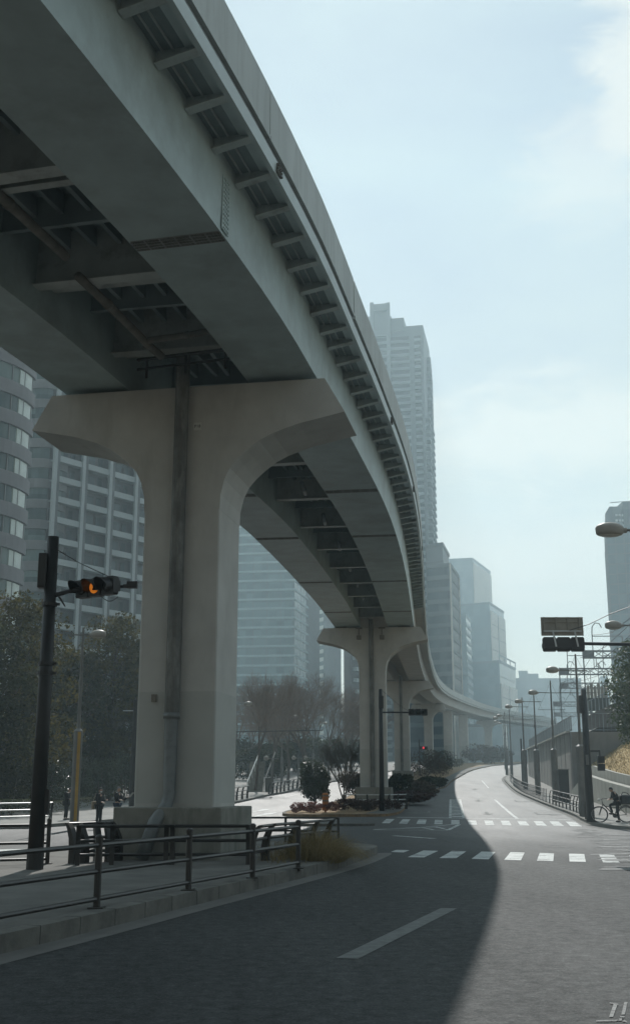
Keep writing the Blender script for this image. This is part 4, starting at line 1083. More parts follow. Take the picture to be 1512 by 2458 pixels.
wallprism(MB(), [(22.38, 101.98), (60, 101.98)], .8, [6.72, 6.72]).build('end_wall', M('shaded_wall_concrete', (.20, .19, .18), .85, .15, .3, stain=(.5, (.13, .125, .12), (1, 1, .25))), t, True)  # shade on the end wall is put into this darker concrete colour
m = MB()
m.bar((22.3, 102.0, 6.78), (30.6, 168, 7.5), .35, .14); m.build('coping', wing_m, t, True)
m = MB()
for i in range(1, 14):
    u = i / 14; p_ = Vector((22.4, 102, 0)).lerp(Vector((30.7, 168, 0)), u); m.bar((p_.x - .012, p_.y, zg(p_.y)), (p_.x - .012, p_.y, 6.65 + .7 * u), .03, .02)
m.build('expansion_joint', bolt_m, t, True)
def fence_panel(name, label, pts, tops, hgt, n, mat, cat='fence'):
    P = [Vector((p[0], p[1], z)) for p, z in zip(pts, tops)]; t = thing(name, label, cat, P[0])
    ps = MB(); rl = MB()
    for a, b_ in zip(P, P[1:]):
        for i in range(n + 1):
            q_ = a.lerp(b_, i / n); ps.bar(q_, q_ + Vector((0, 0, hgt)), .06)
        for z in (1.0, .1): rl.bar(a + Vector((0, 0, hgt * z)), b_ + Vector((0, 0, hgt * z)), .06)
        k = n * 6
        for i in range(k): q_ = a.lerp(b_, i / k); ps.bar(q_, q_ + Vector((0, 0, hgt)), .02)
    ps.build('bars', mat, t, True); rl.build('rails', mat, t, True); return t
fence_panel('wall_fence', 'green grey railing on top of the tall retaining wall', [(22.7, 102.3), (27.2, 138), (31, 168), (36.4, 195)], [6.85, 7.3, 7.55, 8.3], 1.3, 16, gantry_m)
fence_panel('wall_fence', 'thin pale railing on the shaded end of the retaining wall', [(23.5, 102.4), (40, 102.4)], [6.8, 6.8], 1.6, 8, gantry_m)
# railway embankment on top
eb = MB(); line = [(23.2, 102.8, 6.3), (27.8, 138, 6.8), (31.5, 168, 7.1), (48, 240, 9), (91, 330, 12.5)]
vs = []
for x, y, z in line: vs += [(x, y, z), (x + 2, y, z + .9), (x + 120, y, z + .9)]
eb.add(vs, [f for i in range(len(line) - 1) for f in ((3 * i, 3 * i + 1, 3 * i + 4, 3 * i + 3), (3 * i + 1, 3 * i + 2, 3 * i + 5, 3 * i + 4))])
tag(eb.build('railway_embankment', M('ballast', (.16, .145, .125), .95, .3, 3., bmp=.4)), kind='structure')
# wing wall along the pavement and the grass slope behind it
t = thing('wing_wall', 'low pale concrete wall with a sloping top behind the cyclist', 'wall', (20, 84, zg(84)))
wallprism(MB(), [(22.3, 101.9), (21.9, 95), (20.1, 81), (18.4, 66), (17.6, 59)], -.5, [1.7, 3.0, 2.35, 1.7, 1.45]).build('wall_face', wing_m, t, True)
wallprism(MB(), [(23.3, 101.9), (22.6, 95), (20.8, 81), (19.1, 66), (18.3, 59)], -.25, [3.1, 3.7, 2.95, 2.25, 1.95], 0).build('upper_kerb', wing_m, t, True)
def slope():
    bm = bmesh.new(); prof = []
    rg = random.Random(8)
    for j in range(34):
        y = 59 + j * 43 / 33; f = (y - 59) / 43; row = []
        for i in range(22):
            u = i / 21; x0 = 18.6 + 4.6 * (y - 59) / 36 if y < 95 else 23.2
            x = x0 + u * 14; zbase = 1.85 + 1.6 * min(1, f * 1.19)
            z = zbase + min(u * 14 / 3.6, 1) * (5.7 - zbase) - .05 + rg.gauss(0, .045)
            row.append(bm.verts.new((x, y, z)))
        prof.append(row)
    for a, b_ in zip(prof, prof[1:]):
        for i in range(21): bm.faces.new((a[i], a[i + 1], b_[i + 1], b_[i]))
    me = bpy.data.meshes.new('grass_slope'); bm.to_mesh(me); bm.free(); me.materials.append(dry_grass)
    o = bpy.data.objects.new('grass_slope', me); COL.objects.link(o); return tag(o, kind='structure')
slope()
lv = MB(); rg = random.Random(77)
for i in range(9000):
    y = rg.uniform(60, 101.5); f = (y - 59) / 43; x0 = 18.6 + 4.6 * (y - 59) / 36 if y < 95 else 23.2; d_ = rg.uniform(0, 6); zbase = 1.85 + 1.6 * min(1, f * 1.19)
    z = zbase + min(d_ / 3.6, 1) * (5.7 - zbase) - .08; p_ = Vector((x0 + d_, y, z)); s = Vector((rg.gauss(0, 1), rg.gauss(0, 1), 0)).normalized() * .03
    q_ = p_ + Vector((rg.gauss(-.08, .1), rg.gauss(-.05, .1), rg.uniform(.08, .26))); lv.add([p_ - s, p_ + s, q_], [(0, 1, 2)])
tag(lv.build('dry_grass', leaf_straw), 'short dry grass covering the right hand slope', 'grass', kind='stuff')
# black cabinet, thin white posts by the pavement
q = AT(1353, 1915, 88); t = thing('cabinet', 'black roadside cabinet standing behind the right fence', 'cabinet', (q.x, 88, zg(88) + .15))
MB().box((q.x, 88, zg(88) + 1.35), (.75, .6, 2.4)).build('cabinet_body', polem, t, True, bevel=.03)
MB().box((q.x, 87.98, zg(88) + 2.58), (.85, .7, .06)).build('cabinet_roof', lampgrey, t, True)
q = AT(1337, 1860, 90); tt = thing('white_marker_post', 'thin white notice board on a post by the retaining wall', 'sign', (q.x, 90, zg(90) + .15))
m = MB(); m.tube([(q.x, 90, zg(90)), (q.x, 90, q.z)], .03, 6); m.build('post', lampgrey, tt, True); MB().box((q.x, 89.95, q.z + .35), (.2, .04, 1.1)).build('board', white_p, tt, True)
q = AT(1250, 1790, 130); t = thing('slim_mast', 'slim black mast on the right pavement before the far bend', 'post', (q.x, 130, zg(130)))
m = MB(); m.tube([(q.x, 130, zg(130)), (q.x, 130, AT(1248, 1773, 130).z)], .09, 8); m.box((q.x, 130, zg(130) + .3), (.3, .3, .6)); m.build('pole', polem, t, True)

# catenary gantries
def lattice(mb, a, b_, w, n, chord=.11, web=.075, up=(0, 0, 1)):
    a, b_ = Vector(a), Vector(b_); d = (b_ - a).normalized(); u = Vector(up)
    r = d.cross(u).normalized() * w / 2; u = r.cross(d).normalized() * w / 2
    cs = [r + u, r - u, -r - u, -r + u]
    for c in cs: mb.bar(a + c, b_ + c, chord)
    for i in range(n):
        p0, p1 = a.lerp(b_, i / n), a.lerp(b_, (i + 1) / n)
        for k in range(4):
            c, e = cs[k], cs[(k + 1) % 4]
            mb.bar(p0 + (c if i % 2 else e), p1 + (e if i % 2 else c), web)
def gantry(label, px, ypx, Y, wid, ndrop, depth=.75, mast_w=.55):
    b_ = AT(px, ypx, Y); zt_ = b_.z; base = 7.6 + max(0, (Y - 102) * .018)
    t = thing('catenary_gantry', label, 'railway gantry', (b_.x, Y, base), 0, 'catenary gantries over the railway')
    m = MB(); lattice(m, (b_.x, Y, base - .6), (b_.x, Y, zt_ + .5), mast_w, 14); m.build('mast', gantry_m, t, True)
    m = MB(); lattice(m, (b_.x + wid, Y, base - .6), (b_.x + wid, Y, zt_ + .5), mast_w, 14); m.build('mast', gantry_m, t, True)
    m = MB(); lattice(m, (b_.x, Y, zt_), (b_.x + wid, Y, zt_), depth, int(wid / 1.1)); m.box((b_.x + .55, Y, zt_), (1.3, .12, depth * 1.05)); m.build('beam', gantry_m, t, True)
    for i in range(ndrop):
        x = b_.x + 1.1 + i * 4.6; m = MB(); h_ = 2.6
        m.bar((x, Y, zt_ + .3), (x, Y, zt_ + h_), .09); m.bar((x + 3.4, Y, zt_ + .3), (x + 3.4, Y, zt_ + h_ - .5), .08); m.bar((x, Y, zt_ + h_ - .55), (x + 3.4, Y, zt_ + h_ - .55), .09)
        m.tube([(x + .0, Y, zt_ + h_ - .2), (x + .05, Y, zt_ + h_ + .5), (x + .4, Y, zt_ + h_ + .95), (x + .9, Y, zt_ + h_ + .85), (x + 1.1, Y, zt_ + h_ + .4)], .06, 6)
        m.build('bracket', gantry_m, t, True)
        m = MB(); m.bar((x + .3, Y, zt_ - .4), (x + .3, Y, zt_ - 1.4), .07); m.bar((x + .3, Y, zt_ - 1.3), (x + 2.2, Y, zt_ - 2.1), .06); m.tube([(x + .4, Y, zt_ - .9), (x + 1.2, Y, zt_ - 2.2), (x + 2.4, Y, zt_ - 2.3), (x + 3.3, Y, zt_ - 1.1)], .05, 6); m.build('registration_arm', gantry_m, t, True)
    return t
gantry('nearest lattice gantry over the railway with two hooked brackets on top', 1399, 1571, 127, 22, 3)
gantry('second lattice gantry over the railway, behind the nearest lamp post', 1342, 1612, 147, 24, 3)
gantry('third lattice gantry, its beam low behind the dark pole', 1344, 1646, 168, 24, 3)
gantry('fourth lattice gantry, behind the second lamp post', 1328, 1690, 205, 24, 4)
gantry('farthest lattice gantry, low above the retaining wall railing', 1331, 1715, 236, 24, 3)
rg = random.Random(4)
for i, (p0, p1, lb) in enumerate((((1366, 1513, 34.3), (1560, 1430, 33), 'stay wire of the back facing signal running up to the right'), ((1420, 1524, 120), (1560, 1440, 60), 'railway wire rising right from the top of the nearest gantry'), ((1390, 1580, 127), (1560, 1450, 70), 'railway wire crossing the right hand tower'),
                                  ((1345, 1640, 147), (1560, 1480, 75), 'railway wire over the nearest gantry beam'), ((1370, 1640, 160), (1560, 1520, 80), 'lower railway wire crossing behind the trees at right'), ((1350, 1660, 170), (1420, 1575, 127), 'railway wire between the first and second gantries'), ((1395, 1690, 205), (1480, 1590, 127), 'railway wire dropping left behind the dark pole'), ((1335, 1700, 205), (1380, 1640, 150), 'railway wire near the third gantry mast'))):
    a_, b_ = AT(*p0), AT(*p1); m = MB(); mid_ = (a_ + b_) / 2 - Vector((0, 0, (b_ - a_).length * .012))
    m.tube([a_, a_.lerp(mid_, .5) - Vector((0, 0, .05)), mid_, mid_.lerp(b_, .5) - Vector((0, 0, .05)), b_], .022 if i else .012, 5)
    tag(m.build('overhead_wire', polem), lb, 'wire', 'overhead wires')
t = thing('railway_wall', 'dark brown concrete railway wall behind the dark pole, rising to the right', 'wall', (34, 123, 7))
a_, b_, c_, d_ = AT(1403, 1722, 123), AT(1472, 1688, 123), AT(1640, 1680, 123), AT(1640, 1790, 123)
m = MB(); m.extrude([a_, b_, c_, Vector((c_.x, 123, 6.0)), Vector((a_.x, 123, 6.0))], (0, .6, 0)); m.build('wall_face', M('rusty_concrete', (.115, .10, .09), .9, .3, .6), t, True)
m = MB()
for u in range(9): q_ = a_.lerp(b_, u / 8); m.bar(q_, q_ + Vector((0, 0, 1.5)), .1)
m.bar(a_ + Vector((0, 0, 1.5)), b_ + Vector((0, 0, 1.5)), .08); m.build('wall_posts', gantry_m, t, True)
# trackside equipment behind the dark pole
hx = AT(1432, 1700, 125); t = thing('signal_house', 'dark trackside equipment hut on posts with pale cylinders on top, right of the dark pole', 'railway building', (hx.x, 125, 7))
MB().box((hx.x, 125, 10.8), (2.1, 2.0, 1.3)).build('equipment_hut', M('dark_green_metal', (.06, .07, .06), .6, .2, 1.), t, True)
for dx in (-.9, .9):
    for dy in (-.8, .8): MB().box((hx.x + dx, 125 + dy, 8.6), (.16, .16, 3.2)).build('post', gantry_m, t, True)
for i in range(6): m = MB(); m.lathe([(.17, 0), (.17, 1.2 + .3 * (i % 2)), (.09, 1.35 + .3 * (i % 2))], 10, (hx.x - .95 + i * .38, 124.6, 11.45)); m.build('roof_cylinder', sign_back, t, True)
tree('embankment_tree', 'leafy green tree at the right edge above the grass slope', Vector((23.0, 80, 3.9)), 8.4, 2.9, 10000, leaf_tree, 91, .2, .13, None, 36, .2)
tree('embankment_tree', 'darker leafy tree partly cut by the right edge, behind the green one', Vector((26.6, 88, 5.4)), 7.8, 3.2, 8000, leaf_dark, 92, .2, .16, None, 28, .1)

# ------------------------------------------------------------------ buildings
def offs(poly, o):
    n = len(poly); P = [Vector(p) for p in poly]; out = []
    ar = sum(P[i].x * P[(i + 1) % n].y - P[(i + 1) % n].x * P[i].y for i in range(n)); sg_ = 1 if ar > 0 else -1
    for i in range(n):
        a, b_, c = P[i - 1], P[i], P[(i + 1) % n]; d0 = (b_ - a).normalized(); d1 = (c - b_).normalized()
        n0, n1 = Vector((d0.y, -d0.x)) * sg_, Vector((d1.y, -d1.x)) * sg_
        k = (n0 + n1); k = k / max(.3, k.length_squared) * 2; out.append(b_ + k * o)
    return out
def quad(A, B, C): A, B, C = Vector(A), Vector(B), Vector(C); return [A, B, C, A + C - B]
def XY(px, py, Y): v = AT(px, py, Y); return (v.x, v.y)
def tower(label, poly, z0, z1, gmat, bmat, fh, band, proud=.25, fins=0, finw=.3, findepth=.35, fmat=None, cat='building', name='tower_block', roof=True, inset=0, maxf=96, first=0):
    c = sum((Vector(p) for p in poly), Vector((0, 0))) / len(poly)
    t = thing(name, label, cat, (c.x, c.y, z0))
    MB().prism(offs(poly, -inset), z0 - 3, z1).build('glass_wall' if 'glass' in gmat.name else 'wall', gmat, t, True)
    if fh:
        n = int((z1 - z0) / fh)
        op = offs(poly, proud); ip = offs(poly, -.1)
        for i in range(first, min(n, maxf)):
            z = z0 + i * fh; m = MB(); m.prism(op, z, z + band); m.build('floor_band', bmat, t, True)
    if fins:
        m = MB(); P = poly
        for i in range(len(P)):
            a, b_ = Vector(P[i]), Vector(P[(i + 1) % len(P)]); L = (b_ - a).length; k = max(1, int(L / fins)); d = (b_ - a).normalized()
            for j in range(k + 1):
                q_ = a.lerp(b_, j / k); m.box((q_.x, q_.y, (z0 + z1) / 2), (finw, findepth * 2, z1 - z0), math.atan2(d.y, d.x))
        m.build('facade_fins', fmat or bmat, t, True)
    if roof:
        MB().prism(offs(poly, .3), z1, z1 + 1.2).build('roof', bmat, t, True)
    return t
gl_teal = glass('teal_glass', (.045, .12, .135), (.12, .235, .25), (3.2, 3.2, 3.9), .15)
gl_dark = glass('dark_glass', (.012, .018, .02), (.07, .095, .10), (2.2, 2.2, 3.2), .12)
gl_grey = glass('grey_glass', (.05, .065, .075), (.12, .145, .155), (3.0, 3.0, 4.0), .45, .25)
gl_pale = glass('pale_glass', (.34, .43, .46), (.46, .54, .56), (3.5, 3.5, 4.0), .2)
band_teal = M('teal_spandrel', (.42, .56, .57), .5, .1, .2)
band_lt = M('light_precast', (.40, .40, .39), .7, .1, .2)
band_wh = M('white_precast', (.37, .41, .42), .6, .08, .2)
band_gr = M('grey_precast', (.19, .19, .195), .7, .12, .25)
band_dk = M('dark_spandrel', (.09, .095, .10), .5, .2, .3)
beige_f = M('beige_stone', (.78, .74, .67), .7, .06, .2)
brick_f = M('purple_brown_tile', (.062, .053, .053), .7, .2, .4)

# balcony block behind the left trees: straight grid face plus a bowed corner bay
A = Vector((-42.4, 175)); B = Vector((-24.5, 198.4)); dAB = (B - A).normalized(); nAB = Vector((dAB.y, -dAB.x))
D_ = A - nAB * 22; C_ = B - nAB * 22
t = thing('apartment_block', 'dark apartment block with white grid columns and a bowed corner, left of the nearest pier', 'building', (-40, 185, 4))
MB().prism([A, B, C_, D_], 2, 92).build('wall', brick_f, t, True)
FH = 3.35; zs = [6.6 + FH * i for i in range(26)]
Lf = (B - A).length; nb = 5; bw = Lf / nb
for z in zs:
    m = MB(); q0_, q1_ = A + nAB * 1.15, B + nAB * 1.15
    m.bar((q0_.x, q0_.y, z), (q1_.x, q1_.y, z), .12, .95); a_, b_ = A + nAB * .6, B + nAB * .6
    m.bar((a_.x, a_.y, z - .4), (b_.x, b_.y, z - .4), 1.1, .15); m.build('balcony_band', band_wh, t, True)
for i in range(nb + 1):
    q_ = A + dAB * bw * i + nAB * 1.25; m = MB(); m.box((q_.x, q_.y, 47), (.62, .5, 90), math.atan2(dAB.y, dAB.x)); m.build('grid_column', band_wh, t, True)
    q_ = A + dAB * (bw * i + .62) + nAB * .8; m = MB(); m.box((q_.x, q_.y, 47), (.6, 1.2, 90), math.atan2(dAB.y, dAB.x)); m.build('column_return', band_dk, t, True)
rgb = random.Random(12)
for i in range(nb):
    for z in zs[:20]:
        q_ = A + dAB * (bw * i + bw * .42) + nAB * .03; m = MB(); m.box((q_.x, q_.y, z + 1.25), (bw * .34, .1, 2.0), math.atan2(dAB.y, dAB.x))
        q2 = A + dAB * (bw * i + bw * .78) + nAB * .03; m.box((q2.x, q2.y, z + 1.25), (bw * .16, .1, 2.0), math.atan2(dAB.y, dAB.x))
        m.build('window', gl_dark, t, True)
def bowed(t, c, r, a0, a1, z0, z1, fh, band, gmat, bmat, n=18, proud=.28):
    arc = [(c[0] + r * math.cos(a0 + (a1 - a0) * i / n), c[1] + r * math.sin(a0 + (a1 - a0) * i / n)) for i in range(n + 1)]
    poly = arc + [(c[0], c[1] + r * .9)]
    MB().prism(poly, z0, z1).build('bowed_glass', gmat, t, True)
    a2 = [(c[0] + (r + proud) * math.cos(a0 + (a1 - a0) * i / n), c[1] + (r + proud) * math.sin(a0 + (a1 - a0) * i / n)) for i in range(n + 1)]
    z = z0 + 1
    while z < z1:
        MB().prism(a2 + [(c[0], c[1] + r * .9)], z, z + band).build('floor_band', bmat, t, True); z += fh
    return arc
gl_left = glass('curtained_glass', (.015, .038, .04), (.13, .18, .17), (2.6, 2.6, 3.35), .2, thr=.4)
cb = Vector(XY(92, 1150, 176)); bowed(t, (cb.x, cb.y + 2.8), 4.1, R(185), R(350), 4, 92, FH, 1.5, gl_left, band_gr)
t = thing('rounded_tower', 'rounded apartment tower with thick grey bands at the far left edge', 'building', (-37, 118, 3))
rr = XY(55, 1150, 116); cc = (rr[0] - 8.6, 118.5)
arc = bowed(t, cc, 8.4, R(170), R(362), 2, 75, 3.3, 1.5, gl_left, M('mauve_grey_band', (.175, .168, .178), .7, .1, .3), 26, .3)
for i in range(22):
    z = 2 + 1 + 1.55 + i * 3.3; m = MB(); an0, an1 = R(-22), R(-4)
    pts = [(cc[0] + 8.5 * math.cos(a), cc[1] + 8.5 * math.sin(a)) for a in (an0, (an0 + an1) / 2, an1)]
    m.prism(pts + [(cc[0] + 8.2 * math.cos(an1), cc[1] + 8.2 * math.sin(an1)), (cc[0] + 8.2 * math.cos(an0), cc[1] + 8.2 * math.sin(an0))], z, z + 1.65)
    m.build('pale_window_glint', M('pale_window_glint', (.52, .58, .54), .3, .12, 1.), t, True)  # light caught at each window's right side, put in as a pale strip
m = MB()
for a in range(-100, 0, 14):
    m.box((cc[0] + 8.45 * math.cos(R(a)), cc[1] + 8.45 * math.sin(R(a)), 38), (.12, .12, 72), R(a))
m.build('mullions', band_gr, t, True)

# office tower seen between the piers
Yo = 470; zt_ = 150
P1, P2, P3 = Vector(XY(345, 1600, Yo + 8)), Vector(XY(706, 1600, Yo)), Vector(XY(763, 1600, Yo + 46))
tower('wide teal office tower with pale floor bands, between the nearest and second piers', [P1, P2, P3, P1 + P3 - P2], 12, zt_, gl_teal, band_teal, 3.95, .85, .35, 5.4, .22, .1, gl_grey)
A_, B_, C_ = Vector(XY(705, 1600, Yo + 16)), Vector(XY(714, 1600, Yo + 12)), Vector(XY(764, 1600, Yo + 40))
tower('dark finned side block of the office tower, fine vertical lines', [A_, B_, C_, A_ + C_ - B_], 12, 158, gl_grey, band_dk, 0, 0, fins=1.7, finw=.5, findepth=.5, fmat=band_gr)
A_, B_, C_ = Vector(XY(757, 1600, 560)), Vector(XY(779, 1600, 552)), Vector(XY(816, 1600, 590))
tower('slender tower with pale striped front beside the office tower', [A_, B_, C_, A_ + C_ - B_], 12, 150, gl_grey, beige_f, 3.9, 1.9, .3)
A_, B_, C_ = Vector(XY(779, 1600, 545)), Vector(XY(783, 1600, 544)), Vector(XY(816, 1600, 575))
tower('dark finned slab left of the bright gap of sky', [A_, B_, C_, A_ + C_ - B_], 12, 150, gl_grey, band_dk, 0, 0, fins=2.2, finw=.5, findepth=.5, fmat=band_gr)
A_, B_, C_ = Vector(XY(825, 1600, 330)), Vector(XY(842, 1600, 326)), Vector(XY(905, 1600, 345))
tower('dark apartment tower with small balconies, left of the second pier', [A_, B_, C_, A_ + C_ - B_], 9, 62, brick_f, band_gr, 0, 0)
t = bpy.data.objects[[o.name for o in COL.objects if o.get('label', '').startswith('dark apartment tower')][0]]
for i in range(16):
    z = 10 + i * 3.2; d_ = (C_ - B_).normalized(); nn = Vector((d_.y, -d_.x))
    for u in (.16, .55):
        q_ = B_.lerp(C_, u) + nn * .6; m = MB(); m.box((q_.x, q_.y, z), (3.4, 1.2, 1.1), math.atan2(d_.y, d_.x)); m.build('balcony', band_wh, t, True)
# tall apartment tower behind the guideway
Yt = 470
ZM, ZS, ZH, ZF = (AT(950, y_, 470).z for y_ in (780, 760, 738, 724))
PL, PC, PR = Vector(XY(860, 1500, Yt + 6)), Vector(XY(1034, 1590, Yt)), Vector(XY(1049, 1590, Yt + 30))
tall = tower('tallest apartment tower with stacked balconies, rising behind the guideway edge', [PL, PC, PR, PL + PR - PC], 12, ZM, M('tower_grey_blue', (.15, .18, .195), .6, .1, .05), band_gr, 0, 0, roof=False)
dF = (PC - PL).normalized(); nF = Vector((dF.y, -dF.x)); LF = (PC - PL).length; rF = math.atan2(dF.y, dF.x)
dS = (PR - PC).normalized(); nS = Vector((dS.y, -dS.x)); rS = math.atan2(dS.y, dS.x); LS = (PR - PC).length
wmat = M('tower_recess', (.03, .04, .045), .5, .2, .1); bal = M('tower_balcony', (.27, .31, .325), .6, .08, .1)
for i in range(int((ZM - 18) / 3.2)):
    z = 16 + i * 3.2; m = MB()
    for u0, u1, dep in ((.02, .80, .5),):
        q_ = PL + dF * LF * (u0 + u1) / 2 + nF * dep / 2; m.box((q_.x, q_.y, z), (LF * (u1 - u0), dep, 1.35), rF)
    q_ = PL + dF * LF * .915 + nF * .7; m.box((q_.x, q_.y, z), (LF * .085, 1.4, 1.3), rF)
    if i < 46:
        for u in (.25, .75):
            q_ = PC + dS * LS * u + nS * .9; m.box((q_.x, q_.y, z), (LS * .36, 1.8, 1.2), rS)
    m.build('balcony_band', bal, tall, True)
m = MB()
for i in range(int((ZM - 20) / 3.2)):
    z = 17.6 + i * 3.2
    q_ = PL + dF * LF * .41 + nF * .04; m.box((q_.x, q_.y, z), (LF * .76, .1, 1.75), rF)
    q_ = PL + dF * LF * .915 + nF * .04; m.box((q_.x, q_.y, z), (LF * .10, .1, 1.5), rF)
m.build('recessed_glazing', wmat, tall, True)
# stepped roof with crown frame
XT = lambda px: AT(px, 770, 470).x
x0_, x1_ = XT(866), XT(984); m = MB(); m.box(((x0_ + x1_) / 2, 486, (ZM - 2 + ZS) / 2), (x1_ - x0_, 26, ZS - ZM + 2), rF); m.build('roof_storey', M('tower_grey_blue', (.2, .2, .2)), tall, True)
x0_, x1_ = XT(876), XT(954); m = MB(); m.box(((x0_ + x1_) / 2, 487, (ZS - 2 + ZH) / 2), (x1_ - x0_, 20, ZH - ZS + 2), rF); m.build('roof_house', M('roof_white', (.36, .39, .4), .6, .05, .1), tall, True, bevel=2.2)
m = MB()
for px in (893, 932): m.box((XT(px), 471.5, (ZF + ZM - 36) / 2), (1.6, 1.4, ZF - ZM + 36), rF)
m.box(((XT(893) + XT(932)) / 2, 472, ZH + .6), (XT(932) - XT(893), 2, 3.2), rF); m.box(((XT(893) + XT(932)) / 2, 473.5, (ZM + ZH) / 2 - 2), (XT(932) - XT(893), 1.2, ZH - ZM + 4), rF); m.build('crown_frame', bal, tall, True)
A_, B_, C_ = Vector(XY(1020, 1590, 486)), Vector(XY(1050, 1590, 484)), Vector(XY(1053, 1590, 510))
tower('narrow rear wing of the tallest tower with a serrated edge', [A_, B_, C_, A_ + C_ - B_], 12, AT(1020, 864, 484).z, M('tower_grey_blue', (.2, .2, .2)), bal, 3.2, 1.2, .5)

# dark office tower with a pale corner line
A_, B_, C_ = Vector(XY(1030, 1600, 384)), Vector(XY(1086.5, 1600, 380)), Vector(XY(1106, 1600, 402))
z1_ = AT(1080, 1360, 380).z
dk = tower('dark banded office tower with a thin pale corner line, right of the tallest tower', [A_, B_, C_, A_ + C_ - B_], 10, z1_, glass('office_glass', (.02, .035, .042), (.085, .115, .125), (3.0, 3.0, 4.1), .4, .25), M('office_band', (.13, .15, .155), .6, .1, .2), 4.1, 1.5, .2)
m = MB(); m.box((B_.x, B_.y - .3, (10 + z1_) / 2), (.55, .55, z1_ - 8)); m.box((C_.x + .2, C_.y, (10 + z1_) / 2), (.5, .5, z1_ - 10)); m.build('corner_line', beige_f, dk, True)
A_, B_, C_ = Vector(XY(1028, 1590, 396)), Vector(XY(1069, 1590, 392)), Vector(XY(1084, 1590, 412)); z2_ = AT(1063, 1310, 392).z
tower('dark upper block stepping up behind the banded office tower', [A_, B_, C_, A_ + C_ - B_], 10, z2_, M('dark_upper', (.13, .145, .15), .5, .1, .2), band_dk, 4.1, .5, .12)
# pale hazy glass towers
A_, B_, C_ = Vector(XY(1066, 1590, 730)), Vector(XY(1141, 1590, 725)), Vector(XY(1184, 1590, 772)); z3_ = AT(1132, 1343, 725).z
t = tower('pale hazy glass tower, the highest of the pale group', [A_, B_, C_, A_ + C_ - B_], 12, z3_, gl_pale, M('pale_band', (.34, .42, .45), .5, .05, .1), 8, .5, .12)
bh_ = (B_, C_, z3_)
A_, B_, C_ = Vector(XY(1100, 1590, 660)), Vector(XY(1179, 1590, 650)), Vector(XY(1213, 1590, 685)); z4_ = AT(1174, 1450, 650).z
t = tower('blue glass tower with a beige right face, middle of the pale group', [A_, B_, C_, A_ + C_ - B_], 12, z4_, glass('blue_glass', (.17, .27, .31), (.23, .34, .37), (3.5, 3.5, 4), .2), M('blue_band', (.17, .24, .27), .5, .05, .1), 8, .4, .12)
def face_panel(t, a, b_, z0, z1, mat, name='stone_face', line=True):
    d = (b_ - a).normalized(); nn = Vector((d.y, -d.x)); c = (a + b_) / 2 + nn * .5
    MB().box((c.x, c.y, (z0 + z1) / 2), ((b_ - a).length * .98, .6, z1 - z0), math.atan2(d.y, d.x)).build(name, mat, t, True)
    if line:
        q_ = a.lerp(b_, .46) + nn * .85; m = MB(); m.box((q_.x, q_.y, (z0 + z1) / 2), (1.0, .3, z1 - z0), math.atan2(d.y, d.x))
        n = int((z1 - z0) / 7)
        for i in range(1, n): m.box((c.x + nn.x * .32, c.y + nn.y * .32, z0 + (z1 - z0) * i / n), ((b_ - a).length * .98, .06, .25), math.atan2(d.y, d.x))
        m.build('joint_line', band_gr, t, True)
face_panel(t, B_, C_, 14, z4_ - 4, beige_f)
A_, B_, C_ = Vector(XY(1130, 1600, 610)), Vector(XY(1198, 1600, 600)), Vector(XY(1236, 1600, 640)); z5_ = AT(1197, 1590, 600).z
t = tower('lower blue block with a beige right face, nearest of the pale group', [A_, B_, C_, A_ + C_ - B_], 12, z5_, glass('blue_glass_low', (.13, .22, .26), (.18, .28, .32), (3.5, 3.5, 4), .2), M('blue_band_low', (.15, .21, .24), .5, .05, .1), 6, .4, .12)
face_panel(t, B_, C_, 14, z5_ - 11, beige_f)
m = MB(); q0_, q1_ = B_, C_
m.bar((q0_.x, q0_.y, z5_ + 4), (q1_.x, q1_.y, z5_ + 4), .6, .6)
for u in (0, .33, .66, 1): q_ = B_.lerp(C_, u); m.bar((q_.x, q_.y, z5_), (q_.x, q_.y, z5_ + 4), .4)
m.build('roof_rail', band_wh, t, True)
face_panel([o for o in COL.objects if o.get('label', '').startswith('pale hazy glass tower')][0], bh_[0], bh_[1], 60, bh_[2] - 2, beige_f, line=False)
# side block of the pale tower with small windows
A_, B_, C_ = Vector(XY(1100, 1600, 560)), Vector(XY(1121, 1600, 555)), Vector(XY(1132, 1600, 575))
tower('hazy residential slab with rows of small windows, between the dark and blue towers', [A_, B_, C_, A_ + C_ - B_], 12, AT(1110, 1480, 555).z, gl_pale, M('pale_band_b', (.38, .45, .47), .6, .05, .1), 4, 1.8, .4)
# far blocks
def block(label, px0, px1, py, Y, dep=40, mat=None, zlow=10):
    a_, b_ = Vector(XY(px0, 1700, Y)), Vector(XY(px1, 1700, Y)); z1 = AT((px0 + px1) / 2, py, Y).z
    return tower(label, [a_, b_, b_ + Vector((dep * .2, dep)), a_ + Vector((dep * .2, dep))], zlow, z1, mat or gl_far, band_far, 7, 1.6, .3)
gl_far = glass('far_glass', (.10, .13, .15), (.16, .20, .22), (6, 6, 7), .3); band_far = M('far_band', (.17, .20, .22), .7, .05, .05)
block('long hazy blue block on the skyline right of the pale towers', 1238, 1397, 1632, 820)
block('small hazy rooftop block standing on the long skyline block', 1248, 1268, 1614, 840)
block('wider low rooftop block on the long skyline block', 1266, 1294, 1621, 845)
block('faint distant tower right of the gantries', 1445, 1462, 1627, 900)
block('low distant block above the end of the road', 1215, 1345, 1742, 520)
t = block('hazy blue block with pale strips seen between the second and third piers', 940, 1080, 1690, 420, 40, gl_grey)
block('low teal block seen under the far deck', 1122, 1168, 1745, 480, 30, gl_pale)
block('grey green low building far behind the bare trees', 560, 830, 1800, 300, 20, gl_dark, 8)
block('pale low pavilion at the end of the left street', 808, 829, 1716, 380, 20, M('pavilion_blue', (.25, .33, .36), .6, .1, .2), 8)
